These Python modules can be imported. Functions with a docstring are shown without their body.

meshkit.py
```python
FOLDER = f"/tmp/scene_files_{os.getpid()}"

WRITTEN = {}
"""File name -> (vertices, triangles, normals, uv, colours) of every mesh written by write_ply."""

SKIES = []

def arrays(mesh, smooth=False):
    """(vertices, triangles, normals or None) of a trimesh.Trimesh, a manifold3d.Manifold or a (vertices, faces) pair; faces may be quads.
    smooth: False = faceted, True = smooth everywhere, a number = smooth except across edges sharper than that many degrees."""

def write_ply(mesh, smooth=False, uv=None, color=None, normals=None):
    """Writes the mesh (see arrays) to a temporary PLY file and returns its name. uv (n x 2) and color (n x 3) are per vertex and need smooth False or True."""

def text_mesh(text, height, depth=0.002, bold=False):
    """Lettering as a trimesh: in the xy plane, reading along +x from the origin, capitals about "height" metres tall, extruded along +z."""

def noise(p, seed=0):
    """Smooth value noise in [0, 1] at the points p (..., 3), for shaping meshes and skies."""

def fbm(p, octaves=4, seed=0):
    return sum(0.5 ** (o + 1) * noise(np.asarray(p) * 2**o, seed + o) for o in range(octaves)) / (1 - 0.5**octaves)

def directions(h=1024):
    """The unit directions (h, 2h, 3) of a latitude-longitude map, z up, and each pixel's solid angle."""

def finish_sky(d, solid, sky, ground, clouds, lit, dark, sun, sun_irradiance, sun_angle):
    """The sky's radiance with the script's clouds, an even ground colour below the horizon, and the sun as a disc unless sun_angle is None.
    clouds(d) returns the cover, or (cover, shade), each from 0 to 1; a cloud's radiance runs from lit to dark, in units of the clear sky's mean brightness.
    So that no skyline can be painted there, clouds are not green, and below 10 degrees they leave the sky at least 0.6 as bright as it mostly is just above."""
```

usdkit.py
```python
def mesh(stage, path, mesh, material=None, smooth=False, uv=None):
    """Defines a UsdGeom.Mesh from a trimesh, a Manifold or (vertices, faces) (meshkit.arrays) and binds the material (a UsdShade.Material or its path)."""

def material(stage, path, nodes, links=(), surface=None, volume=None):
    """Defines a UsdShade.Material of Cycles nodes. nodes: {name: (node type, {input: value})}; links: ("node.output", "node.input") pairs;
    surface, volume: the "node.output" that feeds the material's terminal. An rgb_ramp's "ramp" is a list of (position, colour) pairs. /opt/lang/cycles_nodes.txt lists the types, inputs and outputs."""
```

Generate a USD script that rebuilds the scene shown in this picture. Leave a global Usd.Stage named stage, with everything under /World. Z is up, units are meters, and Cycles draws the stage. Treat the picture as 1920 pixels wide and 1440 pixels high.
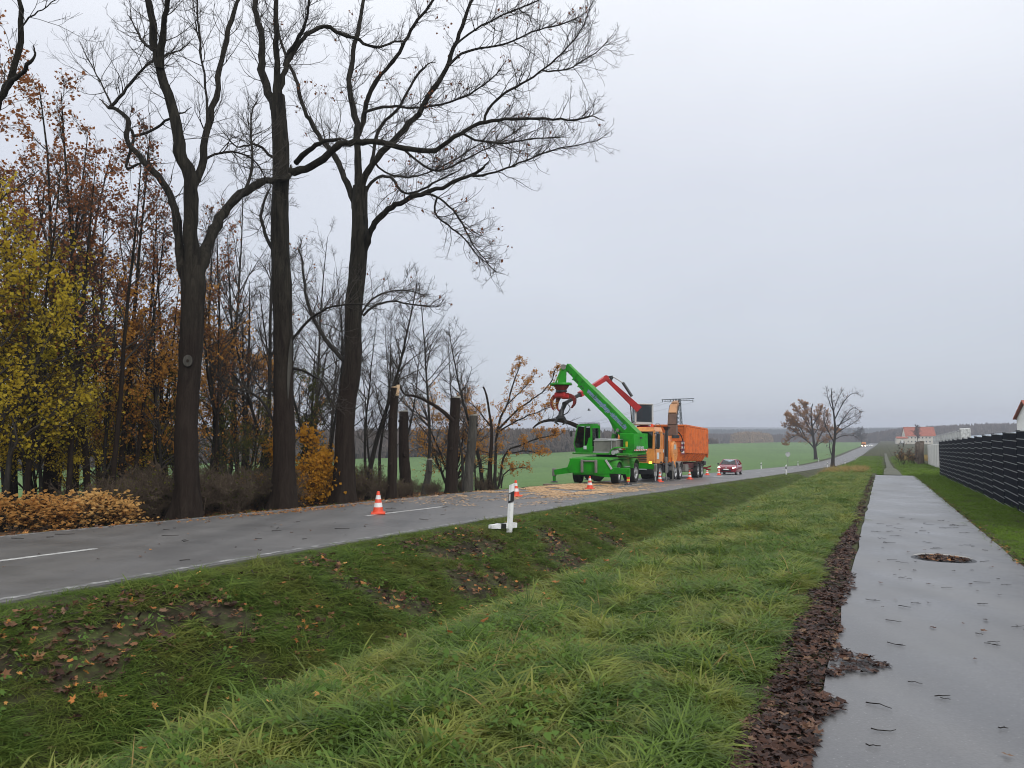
import math
import numpy as np
import trimesh
import usdkit
import meshkit
from pxr import Usd, UsdGeom, UsdLux, UsdShade, Gf, Sdf, Vt

PI = math.pi
stage = Usd.Stage.CreateInMemory()
UsdGeom.SetStageUpAxis(stage, UsdGeom.Tokens.z)
UsdGeom.SetStageMetersPerUnit(stage, 1.0)
UsdGeom.Xform.Define(stage, '/World')
UsdGeom.Scope.Define(stage, '/World/Looks')

# ---------------------------------------------------------------- camera
FPX = 1440.0                                    # focal length in pixels of the 1920 px wide photograph
PITCH = math.atan(80 / FPX)
cam = UsdGeom.Camera.Define(stage, '/World/camera')
cam.CreateHorizontalApertureAttr(36.0)
cam.CreateVerticalApertureAttr(27.0)
cam.CreateFocalLengthAttr(FPX / 1920 * 36.0)
cam.CreateClippingRangeAttr(Gf.Vec2f(0.05, 20000))
cam.AddTranslateOp().Set(Gf.Vec3d(0, 0, 1.6))
cam.AddRotateXOp().Set(90 + math.degrees(PITCH))
cam.CreateExposureAttr(EXPOSURE := 0.5)

# ---------------------------------------------------------------- sky and sun
SUN_EL, SUN_AZ = math.radians(32), math.radians(150)      # azimuth as atan2(x, y)
SKY_STRENGTH = 0.1
usdkit.material(stage, '/World/Looks/sky_look', {
    'sky': ('sky_texture', {'sky_type': 'single_scattering', 'sun_disc': False, 'sun_elevation': SUN_EL, 'sun_rotation': SUN_AZ,
                            'air_density': 1.0, 'aerosol_density': 1.0, 'ozone_density': 1.0}),
    'tc': ('texture_coordinate', {}),
    'sep': ('separate_xyz', {}),
    'ramp': ('rgb_ramp', {'ramp': [(0.0, (4.05, 4.38, 4.98)), (0.06, (4.3, 4.63, 5.22)), (0.3, (5.15, 5.4, 6.05)), (0.6, (7.6, 7.8, 8.2)), (1.0, (10.5, 10.6, 10.7))]}),
    'map': ('mapping', {'scale': (1.0, 1.0, 2.2)}),
    'n': ('noise_texture', {'scale': 1.6, 'detail': 4.0, 'roughness': 0.5}),
    'nr': ('rgb_ramp', {'ramp': [(0.25, (0.93, 0.93, 0.94)), (0.75, (1.06, 1.06, 1.05))]}),
    'mul': ('mix', {'mix_type': 'multiply', 'fac': 1.0}),
    'mx': ('mix', {'fac': 0.965}),
    'bg': ('background_shader', {'strength': SKY_STRENGTH}),
}, [('tc.generated', 'sep.vector'), ('sep.z', 'ramp.fac'), ('tc.generated', 'map.vector'), ('map.vector', 'n.vector'), ('n.fac', 'nr.fac'),
    ('ramp.color', 'mul.color1'), ('nr.color', 'mul.color2'), ('sky.color', 'mx.color1'), ('mul.color', 'mx.color2'), ('mx.color', 'bg.color')],
    surface='bg.background')
dome = UsdLux.DomeLight.Define(stage, '/World/sky')
dome.CreateIntensityAttr(1.0)
UsdShade.MaterialBindingAPI.Apply(dome.GetPrim()).Bind(UsdShade.Material.Get(stage, '/World/Looks/sky_look'))
dome.GetPrim().SetCustomDataByKey('kind', 'structure')
sun = UsdLux.DistantLight.Define(stage, '/World/sun')
sun.CreateIntensityAttr(0.3)
sun.CreateAngleAttr(30.0)
sun.CreateNormalizeAttr(True) if hasattr(sun, 'CreateNormalizeAttr') else UsdLux.LightAPI(sun).CreateNormalizeAttr(True)
sun.CreateColorAttr(Gf.Vec3f(1.0, 0.97, 0.93))
sun.AddRotateZOp().Set(-math.degrees(SUN_AZ))
sun.AddRotateXOp().Set(math.degrees(SUN_EL) - 90)

# ---------------------------------------------------------------- helpers
_used = {}


def numbered(parent, name):
    key = f'{parent}/{name}'
    n = _used.get(key, 0)
    _used[key] = n + 1
    return key if n == 0 else f'{key}_{n:03d}'


def keys(prim, label=None, category=None, group=None, kind=None):
    for k, v in (('label', label), ('category', category), ('group', group), ('kind', kind)):
        if v:
            prim.SetCustomDataByKey(k, v)
    return prim


class Thing:
    """An Xform at the thing's base; parts are given in world coordinates or in the frame `frame` (4 x 4, frame to world)."""

    def __init__(self, name, label=None, category=None, loc=(0, 0, 0), rz=0.0, group=None, kind=None, proto=False):
        self.path = numbered('/World', name)
        self.m = np.eye(4)
        if proto:
            self.prim = stage.CreateClassPrim(self.path)
            self.prim.SetTypeName('Xform')
        else:
            x = UsdGeom.Xform.Define(stage, self.path)
            x.AddTranslateOp().Set(Gf.Vec3d(*map(float, loc)))
            x.AddRotateZOp().Set(math.degrees(rz))
            self.prim = x.GetPrim()
            c, s = math.cos(rz), math.sin(rz)
            self.m[:3, :3] = [[c, -s, 0], [s, c, 0], [0, 0, 1]]
            self.m[:3, 3] = loc
        keys(self.prim, label, category, group, kind)

    def part(self, name, mesh, mat, label=None, smooth=False, local=True, under=None, kind=None):
        """local: the mesh is already in the thing's own frame; else in world coordinates. under: a part's path, for sub-parts."""
        v, f, n = as_mesh(mesh)
        if not local:
            inv = np.linalg.inv(self.m)
            v = v @ inv[:3, :3].T + inv[:3, 3]
            n = None if n is None else n @ inv[:3, :3].T
        p = numbered(under or self.path, name)
        put(p, v, f, n, mat, smooth)
        keys(stage.GetPrimAtPath(p), label, None, None, kind)
        return p


def as_mesh(mesh):
    if isinstance(mesh, (tuple, list)):
        v, f = np.asarray(mesh[0], float), np.asarray(mesh[1])
        return v, f, (np.asarray(mesh[2]) if len(mesh) > 2 and mesh[2] is not None else None)
    return np.array(mesh.vertices), np.array(mesh.faces), None


def put(path, v, f, n, mat, smooth=False):
    if smooth and n is None:
        v, f, n = meshkit.arrays((v, f), smooth)
    m = UsdGeom.Mesh.Define(stage, path)
    m.CreatePointsAttr(Vt.Vec3fArray.FromNumpy(np.ascontiguousarray(v, np.float32)))
    m.CreateFaceVertexCountsAttr(Vt.IntArray.FromNumpy(np.full(len(f), f.shape[1], np.int32)))
    m.CreateFaceVertexIndicesAttr(Vt.IntArray.FromNumpy(np.ascontiguousarray(f, np.int32).ravel()))
    m.CreateSubdivisionSchemeAttr('none')
    if n is not None:
        m.CreateNormalsAttr(Vt.Vec3fArray.FromNumpy(np.ascontiguousarray(n, np.float32)))
        m.SetNormalsInterpolation('vertex')
    UsdShade.MaterialBindingAPI.Apply(m.GetPrim()).Bind(UsdShade.Material.Get(stage, '/World/Looks/' + mat))
    return m


def solo(name, mesh, mat, label=None, category=None, group=None, kind=None, smooth=False):
    """A top-level object that is one mesh, in world coordinates."""
    v, f, n = as_mesh(mesh)
    p = numbered('/World', name)
    put(p, v, f, n, mat, smooth)
    return keys(stage.GetPrimAtPath(p), label, category, group, kind)


def copy_of(proto, name, label, category, loc, rz=0.0, scale=1.0, group=None, tilt=None, tilt_y=None):
    p = numbered('/World', name)
    x = UsdGeom.Xform.Define(stage, p)
    x.AddTranslateOp().Set(Gf.Vec3d(*map(float, loc)))
    x.AddRotateZOp().Set(math.degrees(rz))
    if tilt:
        x.AddRotateXOp().Set(tilt)
    if tilt_y:
        x.AddRotateYOp().Set(tilt_y)
    sc = (scale,) * 3 if np.ndim(scale) == 0 else scale
    x.AddScaleOp().Set(Gf.Vec3f(*map(float, sc)))
    prim = x.GetPrim()
    prim.GetReferences().AddInternalReference(proto.path)
    prim.SetInstanceable(True)
    return keys(prim, label, category, group)


def scatter(name, protos, pos, rot, scale, which, kind='stuff', label=None):
    """PointInstancer of uncountable things. protos: list of (mesh, material); rot: quaternions (n, 4) as w x y z."""
    p = numbered('/World', name)
    pi = UsdGeom.PointInstancer.Define(stage, p)
    targets = []
    holder = p + '/kinds'
    stage.OverridePrim(holder)
    for i, (mesh, mat) in enumerate(protos):
        v, f, n = as_mesh(mesh)
        put(f'{holder}/kind_{i:03d}', v, f, n, mat)
        targets.append(f'{holder}/kind_{i:03d}')
    pi.CreatePrototypesRel().SetTargets([Sdf.Path(t) for t in targets])
    pi.CreateProtoIndicesAttr(Vt.IntArray.FromNumpy(np.ascontiguousarray(which, np.int32)))
    pi.CreatePositionsAttr(Vt.Vec3fArray.FromNumpy(np.ascontiguousarray(pos, np.float32)))
    q = np.asarray(rot, np.float32)
    pi.CreateOrientationsAttr(Vt.QuathArray([Gf.Quath(float(a), float(b), float(c), float(d)) for a, b, c, d in q]))
    s = np.asarray(scale, np.float32)
    s = np.repeat(s[:, None], 3, 1) if s.ndim == 1 else s
    pi.CreateScalesAttr(Vt.Vec3fArray.FromNumpy(np.ascontiguousarray(s)))
    keys(pi.GetPrim(), label, None, None, kind)


def quat_z(a):
    z = np.zeros_like(a)
    return np.stack([np.cos(a / 2), z, z, np.sin(a / 2)], 1)


def quat_mul(a, b):
    w, x, y, z = a.T
    W, X, Y, Z = b.T
    return np.stack([w*W-x*X-y*Y-z*Z, w*X+x*W+y*Z-z*Y, w*Y-x*Z+y*W+z*X, w*Z+x*Y-y*X+z*W], 1)


def quat_axis(axis, ang):
    axis = axis / np.linalg.norm(axis, axis=1, keepdims=True)
    return np.concatenate([np.cos(ang / 2)[:, None], axis * np.sin(ang / 2)[:, None]], 1)


# --- small solids
def hull(pts):
    return trimesh.convex.convex_hull(np.asarray(pts, float))


def box(cx, cy, cz, sx, sy, sz, b=0.0):
    """A box by its centre and size, its edges chamfered by b."""
    hx, hy, hz = sx / 2, sy / 2, sz / 2
    if b <= 0:
        m = trimesh.creation.box((sx, sy, sz))
        m.apply_translation((cx, cy, cz))
        return m
    b = min(b, hx * .9, hy * .9, hz * .9)
    p = []
    for i in (-1, 1):
        for j in (-1, 1):
            for k in (-1, 1):
                p += [(i*(hx-b), j*(hy-b), k*hz), (i*(hx-b), j*hy, k*(hz-b)), (i*hx, j*(hy-b), k*(hz-b))]
    m = hull(p)
    m.apply_translation((cx, cy, cz))
    return m


def beam(p0, p1, w0, h0, w1=None, h1=None, side=(0, 0, 1)):
    """A straight box beam from p0 to p1; w across, h along `side` (roughly up)."""
    p0, p1 = np.asarray(p0, float), np.asarray(p1, float)
    w1, h1 = w0 if w1 is None else w1, h0 if h1 is None else h1
    d = p1 - p0
    d /= np.linalg.norm(d)
    sd = np.asarray(side, float)
    if abs(d @ sd) > .97 * np.linalg.norm(sd):
        sd = np.array([0, 1., 0]) if abs(d[1]) < .9 else np.array([1., 0, 0])
    a = np.cross(d, sd)
    a /= np.linalg.norm(a)
    u = np.cross(a, d)
    pts = [p + a * (i * w / 2) + u * (j * h / 2) for p, w, h in ((p0, w0, h0), (p1, w1, h1)) for i in (-1, 1) for j in (-1, 1)]
    return hull(pts)


def rod(p0, p1, r, r1=None, k=10):
    p0, p1 = np.asarray(p0, float), np.asarray(p1, float)
    v, f, n = tubes(np.array([[p0, p1]]), np.array([[r, r if r1 is None else r1]]), k, caps=True)
    return trimesh.Trimesh(v, f, process=False)


def pipe(pts, r, k=8):
    pts = np.asarray(pts, float)
    rr = np.full(len(pts), r) if np.ndim(r) == 0 else np.asarray(r, float)
    return tubes(pts[None], rr[None], k, caps=True)


def prism(poly, axis, a, b):
    """A polygon (list of 2-D points) extruded along axis 'x', 'y' or 'z' from a to b."""
    from shapely.geometry import Polygon
    m = trimesh.creation.extrude_polygon(Polygon(poly), b - a, engine='earcut')
    v = np.array(m.vertices)
    u, w, h = v[:, 0], v[:, 1], v[:, 2] + a
    v = {'x': np.stack([h, u, w], 1), 'y': np.stack([u, h, w], 1), 'z': np.stack([u, w, h], 1)}[axis]
    f = np.array(m.faces)
    return trimesh.Trimesh(v, f[:, ::-1] if axis == 'y' else f, process=False)


def join(*ms):
    vs, fs, at = [], [], 0
    for m in ms:
        v, f, _ = as_mesh(m)
        vs.append(v)
        fs.append(f + at)
        at += len(v)
    return np.vstack(vs), np.vstack(fs)


def joinn(*ms):
    vs, fs, ns, at = [], [], [], 0
    for v, f, n in ms:
        vs.append(v)
        fs.append(f + at)
        ns.append(n)
        at += len(v)
    return np.vstack(vs), np.vstack(fs), np.vstack(ns)


def unit(a):
    return a / np.maximum(np.linalg.norm(a, axis=-1, keepdims=True), 1e-12)


def tubes(P, R, k, caps=False):
    """Tubes round many polylines at once: P (n, m, 3), R (n, m), k sides. Returns vertices, triangles, normals."""
    P, R = np.asarray(P, float), np.asarray(R, float)
    n, m = R.shape
    T = np.empty_like(P)
    T[:, 1:-1] = P[:, 2:] - P[:, :-2]
    T[:, 0], T[:, -1] = P[:, 1] - P[:, 0], P[:, -1] - P[:, -2]
    T = unit(T)
    ref = np.zeros((n, 3))
    ref[np.arange(n), np.argmin(np.abs(T.mean(1)), 1)] = 1
    A = unit(np.cross(T, ref[:, None, :]))
    B = np.cross(T, A)
    ang = np.arange(k) * 2 * PI / k
    N = A[:, :, None, :] * np.cos(ang)[:, None] + B[:, :, None, :] * np.sin(ang)[:, None]
    V = P[:, :, None, :] + N * R[:, :, None, None]
    base = np.arange(n)[:, None, None] * (m * k) + np.arange(m - 1)[:, None] * k
    j = np.arange(k)
    j2 = (j + 1) % k
    a, b, c, d = base + j, base + j2, base + k + j2, base + k + j
    F = np.concatenate([np.stack([a, b, c], -1).reshape(-1, 3), np.stack([a, c, d], -1).reshape(-1, 3)])
    V, N = V.reshape(-1, 3), N.reshape(-1, 3)
    if caps:
        off = len(V)
        cv, cn, cf = [], [], []
        for e, sgn in ((0, -1), (m - 1, 1)):
            ring = (np.arange(n)[:, None] * (m * k) + e * k + j).ravel()
            cv.append(V[ring])
            cn.append(np.repeat(T[:, e] * sgn, k, 0))
            s0 = off + (0 if e == 0 else n * k) + np.arange(n)[:, None] * k
            for q in range(1, k - 1):
                tri = np.stack([s0[:, 0], s0[:, 0] + q, s0[:, 0] + q + 1], 1)
                cf.append(tri if sgn > 0 else tri[:, ::-1])
        V, N, F = np.vstack([V] + cv), np.vstack([N] + cn), np.vstack([F] + cf)
    return V, F, N


def lathe(profile, k=24, axis='z', centre=(0, 0, 0)):
    """A surface of revolution: profile of (radius, height) pairs."""
    pr = np.asarray(profile, float)
    a = np.arange(k) * 2 * PI / k
    x = pr[:, 0, None] * np.cos(a)
    y = pr[:, 0, None] * np.sin(a)
    z = np.repeat(pr[:, 1, None], k, 1)
    v = np.stack([x, y, z], -1).reshape(-1, 3)
    i, j = np.meshgrid(np.arange(len(pr) - 1), np.arange(k), indexing='ij')
    p, q = (i * k + j).ravel(), (i * k + (j + 1) % k).ravel()
    f = np.concatenate([np.stack([p, q, q + k], 1), np.stack([p, q + k, p + k], 1)])
    if axis == 'x':
        v = v[:, [2, 0, 1]]
    elif axis == 'y':
        v = v[:, [1, 2, 0]]
    return trimesh.Trimesh(v + np.asarray(centre), f, process=False)


# --- materials
def look(name, c1, c2=None, rough=0.6, scale=6.0, detail=4.0, mid=(0.35, 0.65), bump=0.0, bscale=None, metal=0.0, stretch=(1, 1, 1), coat=0.0, spec=0.5, obj=False, dist=0.02):
    """A principled surface whose colour runs between two tones by noise."""
    c2 = c1 if c2 is None else c2
    nodes = {
        'g': ('texture_coordinate', {}) if obj else ('geometry', {}),
        'm': ('mapping', {'scale': stretch}),
        'n': ('noise_texture', {'scale': scale, 'detail': detail, 'roughness': 0.6}),
        'r': ('rgb_ramp', {'ramp': [(mid[0], c1), (mid[1], c2)]}),
        'p': ('principled_bsdf', {'roughness': rough, 'metallic': metal, 'coat_weight': coat, 'specular_ior_level': spec}),
    }
    links = [('g.object' if obj else 'g.position', 'm.vector'), ('m.vector', 'n.vector'), ('n.fac', 'r.fac'), ('r.color', 'p.base_color')]
    if bump:
        nodes['bn'] = ('noise_texture', {'scale': bscale or scale * 4, 'detail': 5.0, 'roughness': 0.65})
        nodes['b'] = ('bump', {'strength': bump, 'distance': dist})
        links += [('m.vector', 'bn.vector'), ('bn.fac', 'b.height'), ('b.normal', 'p.normal')]
    usdkit.material(stage, '/World/Looks/' + name, nodes, links, surface='p.BSDF')


def leaf_look(name, stops, rough=0.5, trans=0.35, var=0.5, patch=None, spec=0.4):
    """Thin leaves: the colour of each leaf is drawn from the ramp `stops`; patch = (scale, colour, amount) tints whole areas."""
    nodes = {
        'g': ('geometry', {}), 'o': ('object_info', {}),
        'mf': ('mix_float', {'fac': var}),
        'r': ('rgb_ramp', {'ramp': stops}),
        'p': ('principled_bsdf', {'roughness': rough, 'specular_ior_level': spec * .4}),
        't': ('translucent_bsdf', {}), 'mx': ('mix_closure', {'fac': trans}),
    }
    links = [('g.random_per_island', 'mf.a'), ('o.random', 'mf.b'), ('mf.result', 'r.fac'), ('p.BSDF', 'mx.closure1'), ('t.BSDF', 'mx.closure2')]
    src = 'r.color'
    if patch:
        nodes['n'] = ('noise_texture', {'scale': patch[0], 'detail': 3.0, 'roughness': 0.6})
        nodes['nr'] = ('rgb_ramp', {'ramp': [(0.45, (0, 0, 0)), (0.68, (patch[2],) * 3)]})
        nodes['pm'] = ('mix', {'color2': patch[1]})
        links += [('g.position', 'n.vector'), ('n.fac', 'nr.fac'), ('nr.color', 'pm.fac'), (src, 'pm.color1')]
        src = 'pm.color'
    links += [(src, 'p.base_color'), (src, 't.color')]
    usdkit.material(stage, '/World/Looks/' + name, nodes, links, surface='mx.closure')

# ---------------------------------------------------------------- the lie of the land
# The road and the footpath run straight and parallel. s runs along them, t across (to the right); the camera stands at s = t = 0.
HEAD = math.radians(25.667)
SN, CS = math.sin(HEAD), math.cos(HEAD)


def XY(t, s):
    t, s = np.asarray(t, float), np.asarray(s, float)
    return s * SN + t * CS, s * CS - t * SN


def TS(x, y):
    return x * CS - y * SN, x * SN + y * CS


def road_z(s):
    return np.interp(s, [-60, 0, 5.7, 10, 13, 17, 23, 29, 38, 42, 59, 67, 88, 113, 124, 174, 215, 300, 430, 600, 750, 900, 1500],
                     [1.6, -.34, -.49, -.6, -.7, -.82, -1.01, -1.2, -1.55, -1.67, -2.33, -2.65, -3.45, -4.4, -4.8, -6.6, -7.4, -8.6, -10.0, -12.0, -12.9, -21, -34])


def path_z(s):
    return np.interp(s, [-60, 0, 50, 120, 200, 300, 450, 750, 900, 1500], [1.54, 0, -1.285, -3.1, -4.3, -5.5, -7.6, -11, -20, -34])


def bend(s):
    return np.interp(s, [150, 200, 260, 430, 750, 1500], [0, 1.4, 2.8, 3.6, 6.6, 8.0])


def tau_of(t, s):
    """The road swings a little to the right far away: the cross coordinate with that taken out."""
    o = bend(s)
    a = (t + .5 * o / 9) / (1 - o / 9)
    return np.where(t - o < -9.5, t - o, np.where(t < -.5, a, t))


def t_of(tau, s):
    return tau + bend(s) * np.clip((-.5 - tau) / 9, 0, 1)


_K = np.array([  # tau, share of road level, share of path level, offset
    (-17.3, 1, 0, -.2), (-16.3, 1, 0, -.06), (-16.02, 1, 0, -.03), (-15.85, 1, 0, -.16), (-9.65, 1, 0, -.16), (-9.48, 1, 0, -.03), (-9.2, 1, 0, -.02), (-8.4, 1, 0, -.1),
    (-7.5, 1, 0, -.46), (-6.5, 1, 0, -.98), (-5.7, 1, 0, -1.06), (-5.0, .8, .2, -.9), (-4.25, .3, .7, -.5), (-3.6, 0, 1, -.14), (-2.4, 0, 1, -.07), (-.42, 0, 1, -.015),
    (-.3, 0, 1, -.12), (1.6, 0, 1, -.12), (1.74, 0, 1, -.015), (3.1, 0, 1, .02), (12, 0, 1, -.1), (60, 0, 1, -.6), (400, 0, 1, -6)])


def _edge(px):
    """The far edge of the winter crop: its depth and height by direction (photograph column)."""
    return (np.interp(px, [-400, 0, 250, 600, 1000, 1330, 1460, 1900], [130, 150, 190, 240, 300, 480, 570, 640]),
            1.6 + (800 - np.interp(px, [-400, 0, 250, 600, 1000, 1330, 1460, 1900], [893, 885, 873, 862, 850, 832, 829, 829])) / FPX
            * np.interp(px, [-400, 0, 250, 600, 1000, 1330, 1460, 1900], [130, 150, 190, 240, 300, 480, 570, 640]))


def H(x, y, bumps=True):
    """Height of the ground."""
    x, y = np.asarray(x, float), np.asarray(y, float)
    t, s = TS(x, y)
    tau = tau_of(t, s)
    zr, zp = road_z(s), path_z(s)
    z = np.interp(tau, _K[:, 0], _K[:, 1]) * zr + np.interp(tau, _K[:, 0], _K[:, 2]) * zp + np.interp(tau, _K[:, 0], _K[:, 3])
    yy = np.maximum(y, 4)
    px = np.clip(960 + FPX * x / yy, -400, 1900)
    D, zD = _edge(px)
    r0 = (px - 960) / FPX
    den = np.minimum(r0 * CS - SN, -1e-3)
    Y0 = np.minimum(-17.3 / den, D * .8)
    w = np.clip((yy - Y0) / (D - Y0), 0, 1)
    zf = (1 - w) * (zr - .2) + w * zD - np.maximum(yy - D, 0) * .05
    zf = np.maximum(zf, -26)
    k = np.clip((-tau - 17.3) / 1.5, 0, 1)
    z = np.where(tau < -17.3, z * (1 - k) + zf * k, z)
    if bumps:
        p = np.stack([x, y, 0 * x], -1)
        amp = np.clip(np.minimum(np.abs(tau + 16) - .3, 1e9), 0, .6) / .6 * np.where((tau > -16.3) & (tau < -9.3), 0, 1) * np.clip((np.abs(tau - .67) - 1.15) / .5, 0, 1)
        near = np.clip(1 - (np.hypot(x, y) - 60) / 60, 0, 1)
        z = z + amp * near * ((meshkit.fbm(p * .9, 3, 5) - .5) * .16 + (meshkit.fbm(p * 4, 2, 9) - .5) * .05)
    return z


def P(px, py, Y):
    """The point at depth Y that stands at pixel (px, py) of the photograph."""
    u, v = (px - 960) / FPX, (720 - py) / FPX
    c, s = math.cos(PITCH), math.sin(PITCH)
    d = np.array([u, c - v * s, s + v * c])
    return np.array([0, 0, 1.6]) + d / d[1] * Y


def at_t(px, t):
    """Ground point seen in column px at cross coordinate t."""
    Y = t / ((px - 960) / FPX * CS - SN)
    x = (px - 960) / FPX * Y
    return np.array([x, Y, float(H(x, Y))])


def at_Y(px, Y):
    x = (px - 960) / FPX * Y
    return np.array([x, Y, float(H(x, Y))])


# --- surfaces of the land
def ground_look(name, cols, scale, rough=.9, bump=.6):
    usdkit.material(stage, '/World/Looks/' + name, {
        'g': ('geometry', {}), 'n': ('noise_texture', {'scale': scale, 'detail': 8.0, 'roughness': .7}), 'n2': ('noise_texture', {'scale': scale * .12, 'detail': 3.0}),
        'mf': ('mix_float', {'fac': .35}), 'r': ('rgb_ramp', {'ramp': cols}), 'bn': ('noise_texture', {'scale': scale * 5, 'detail': 6.0, 'roughness': .7}),
        'b': ('bump', {'strength': bump, 'distance': .03}), 'p': ('principled_bsdf', {'roughness': rough, 'specular_ior_level': .25})},
        [('g.position', 'n.vector'), ('g.position', 'n2.vector'), ('g.position', 'bn.vector'), ('n.fac', 'mf.a'), ('n2.fac', 'mf.b'), ('mf.result', 'r.fac'), ('r.color', 'p.base_color'),
         ('bn.fac', 'b.height'), ('b.normal', 'p.normal')], surface='p.BSDF')


ground_look('verge_soil', [(.36, (.022, .016, .01)), (.46, (.035, .032, .014)), (.55, (.05, .06, .018)), (.64, (.08, .075, .028))], 5.0)
ground_look('wood_floor', [(.36, (.03, .022, .014)), (.5, (.07, .045, .022)), (.6, (.1, .06, .025)), (.68, (.05, .055, .02))], 6.0)
usdkit.material(stage, '/World/Looks/crop', {
    'g': ('geometry', {}), 'm': ('mapping', {'rotation': (0, 0, HEAD), 'scale': (8.0, .15, 1)}), 'n': ('noise_texture', {'scale': 1.0, 'detail': 3.0}),
    'n2': ('noise_texture', {'scale': .03, 'detail': 4.0}), 'mf': ('mix_float', {'fac': .6}),
    'r': ('rgb_ramp', {'ramp': [(.35, (.055, .115, .02)), (.5, (.07, .145, .025)), (.65, (.095, .165, .036))]}),
    'p': ('principled_bsdf', {'roughness': .8, 'specular_ior_level': .3})},
    [('g.position', 'm.vector'), ('m.vector', 'n.vector'), ('g.position', 'n2.vector'), ('n.fac', 'mf.a'), ('n2.fac', 'mf.b'), ('mf.result', 'r.fac'), ('r.color', 'p.base_color')], surface='p.BSDF')


def asphalt(name, dark, light, rough, speck, wet):
    usdkit.material(stage, '/World/Looks/' + name, {
        'g': ('geometry', {}), 'n': ('noise_texture', {'scale': .7, 'detail': 5.0, 'roughness': .6}), 'f': ('noise_texture', {'scale': 55.0, 'detail': 3.0, 'roughness': .7}),
        'v': ('voronoi_texture', {'scale': 42.0}), 'vr': ('rgb_ramp', {'ramp': [(.0, (1, 1, 1)), (.16, (1, 1, 1)), (.24, (0, 0, 0))]}), 'vs': ('separate_color', {}),
        'vt': ('math', {'math_type': 'greater_than', 'value2': speck}), 'vm': ('math', {'math_type': 'multiply'}),
        'mf': ('mix_float', {'fac': .45}), 'r': ('rgb_ramp', {'ramp': [(.35, dark), (.65, light)]}), 'mx': ('mix', {'color2': (.2, .2, .2)}), 'tm': ('mapping', {'rotation': (0, 0, HEAD), 'scale': (1.1, .03, 1)}), 'tn': ('noise_texture', {'scale': 1.0, 'detail': 3.0}), 'tr': ('rgb_ramp', {'ramp': [(.35, (.82, .82, .82)), (.65, (1.1, 1.09, 1.07))]}), 'tx': ('mix', {'mix_type': 'multiply', 'fac': 1.0}),
        'rr': ('map_range', {'from_min': .3, 'from_max': .7, 'to_min': rough - wet, 'to_max': rough + wet, 'clamp': True}),
        'b': ('bump', {'strength': .35, 'distance': .006}), 'p': ('principled_bsdf', {'specular_ior_level': .5})},
        [('g.position', 'n.vector'), ('g.position', 'f.vector'), ('g.position', 'v.vector'), ('v.distance', 'vr.fac'), ('v.color', 'vs.color'), ('vs.r', 'vt.value1'), ('vr.color', 'vm.value1'), ('vt.value', 'vm.value2'),
         ('n.fac', 'mf.a'), ('f.fac', 'mf.b'), ('mf.result', 'r.fac'), ('g.position', 'tm.vector'), ('tm.vector', 'tn.vector'), ('tn.fac', 'tr.fac'), ('r.color', 'tx.color1'), ('tr.color', 'tx.color2'), ('tx.color', 'mx.color1'), ('vm.value', 'mx.fac'), ('mx.color', 'p.base_color'), ('n.fac', 'rr.value'), ('rr.result', 'p.roughness'),
         ('f.fac', 'b.height'), ('b.normal', 'p.normal')], surface='p.BSDF')


asphalt('road_asphalt', (.076, .074, .073), (.14, .136, .134), .5, .93, .1)
asphalt('path_asphalt', (.078, .078, .08), (.14, .14, .143), .34, .8, .12)
asphalt('trail_mud', (.05, .055, .028), (.085, .088, .055), .75, .97, .1)


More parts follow.
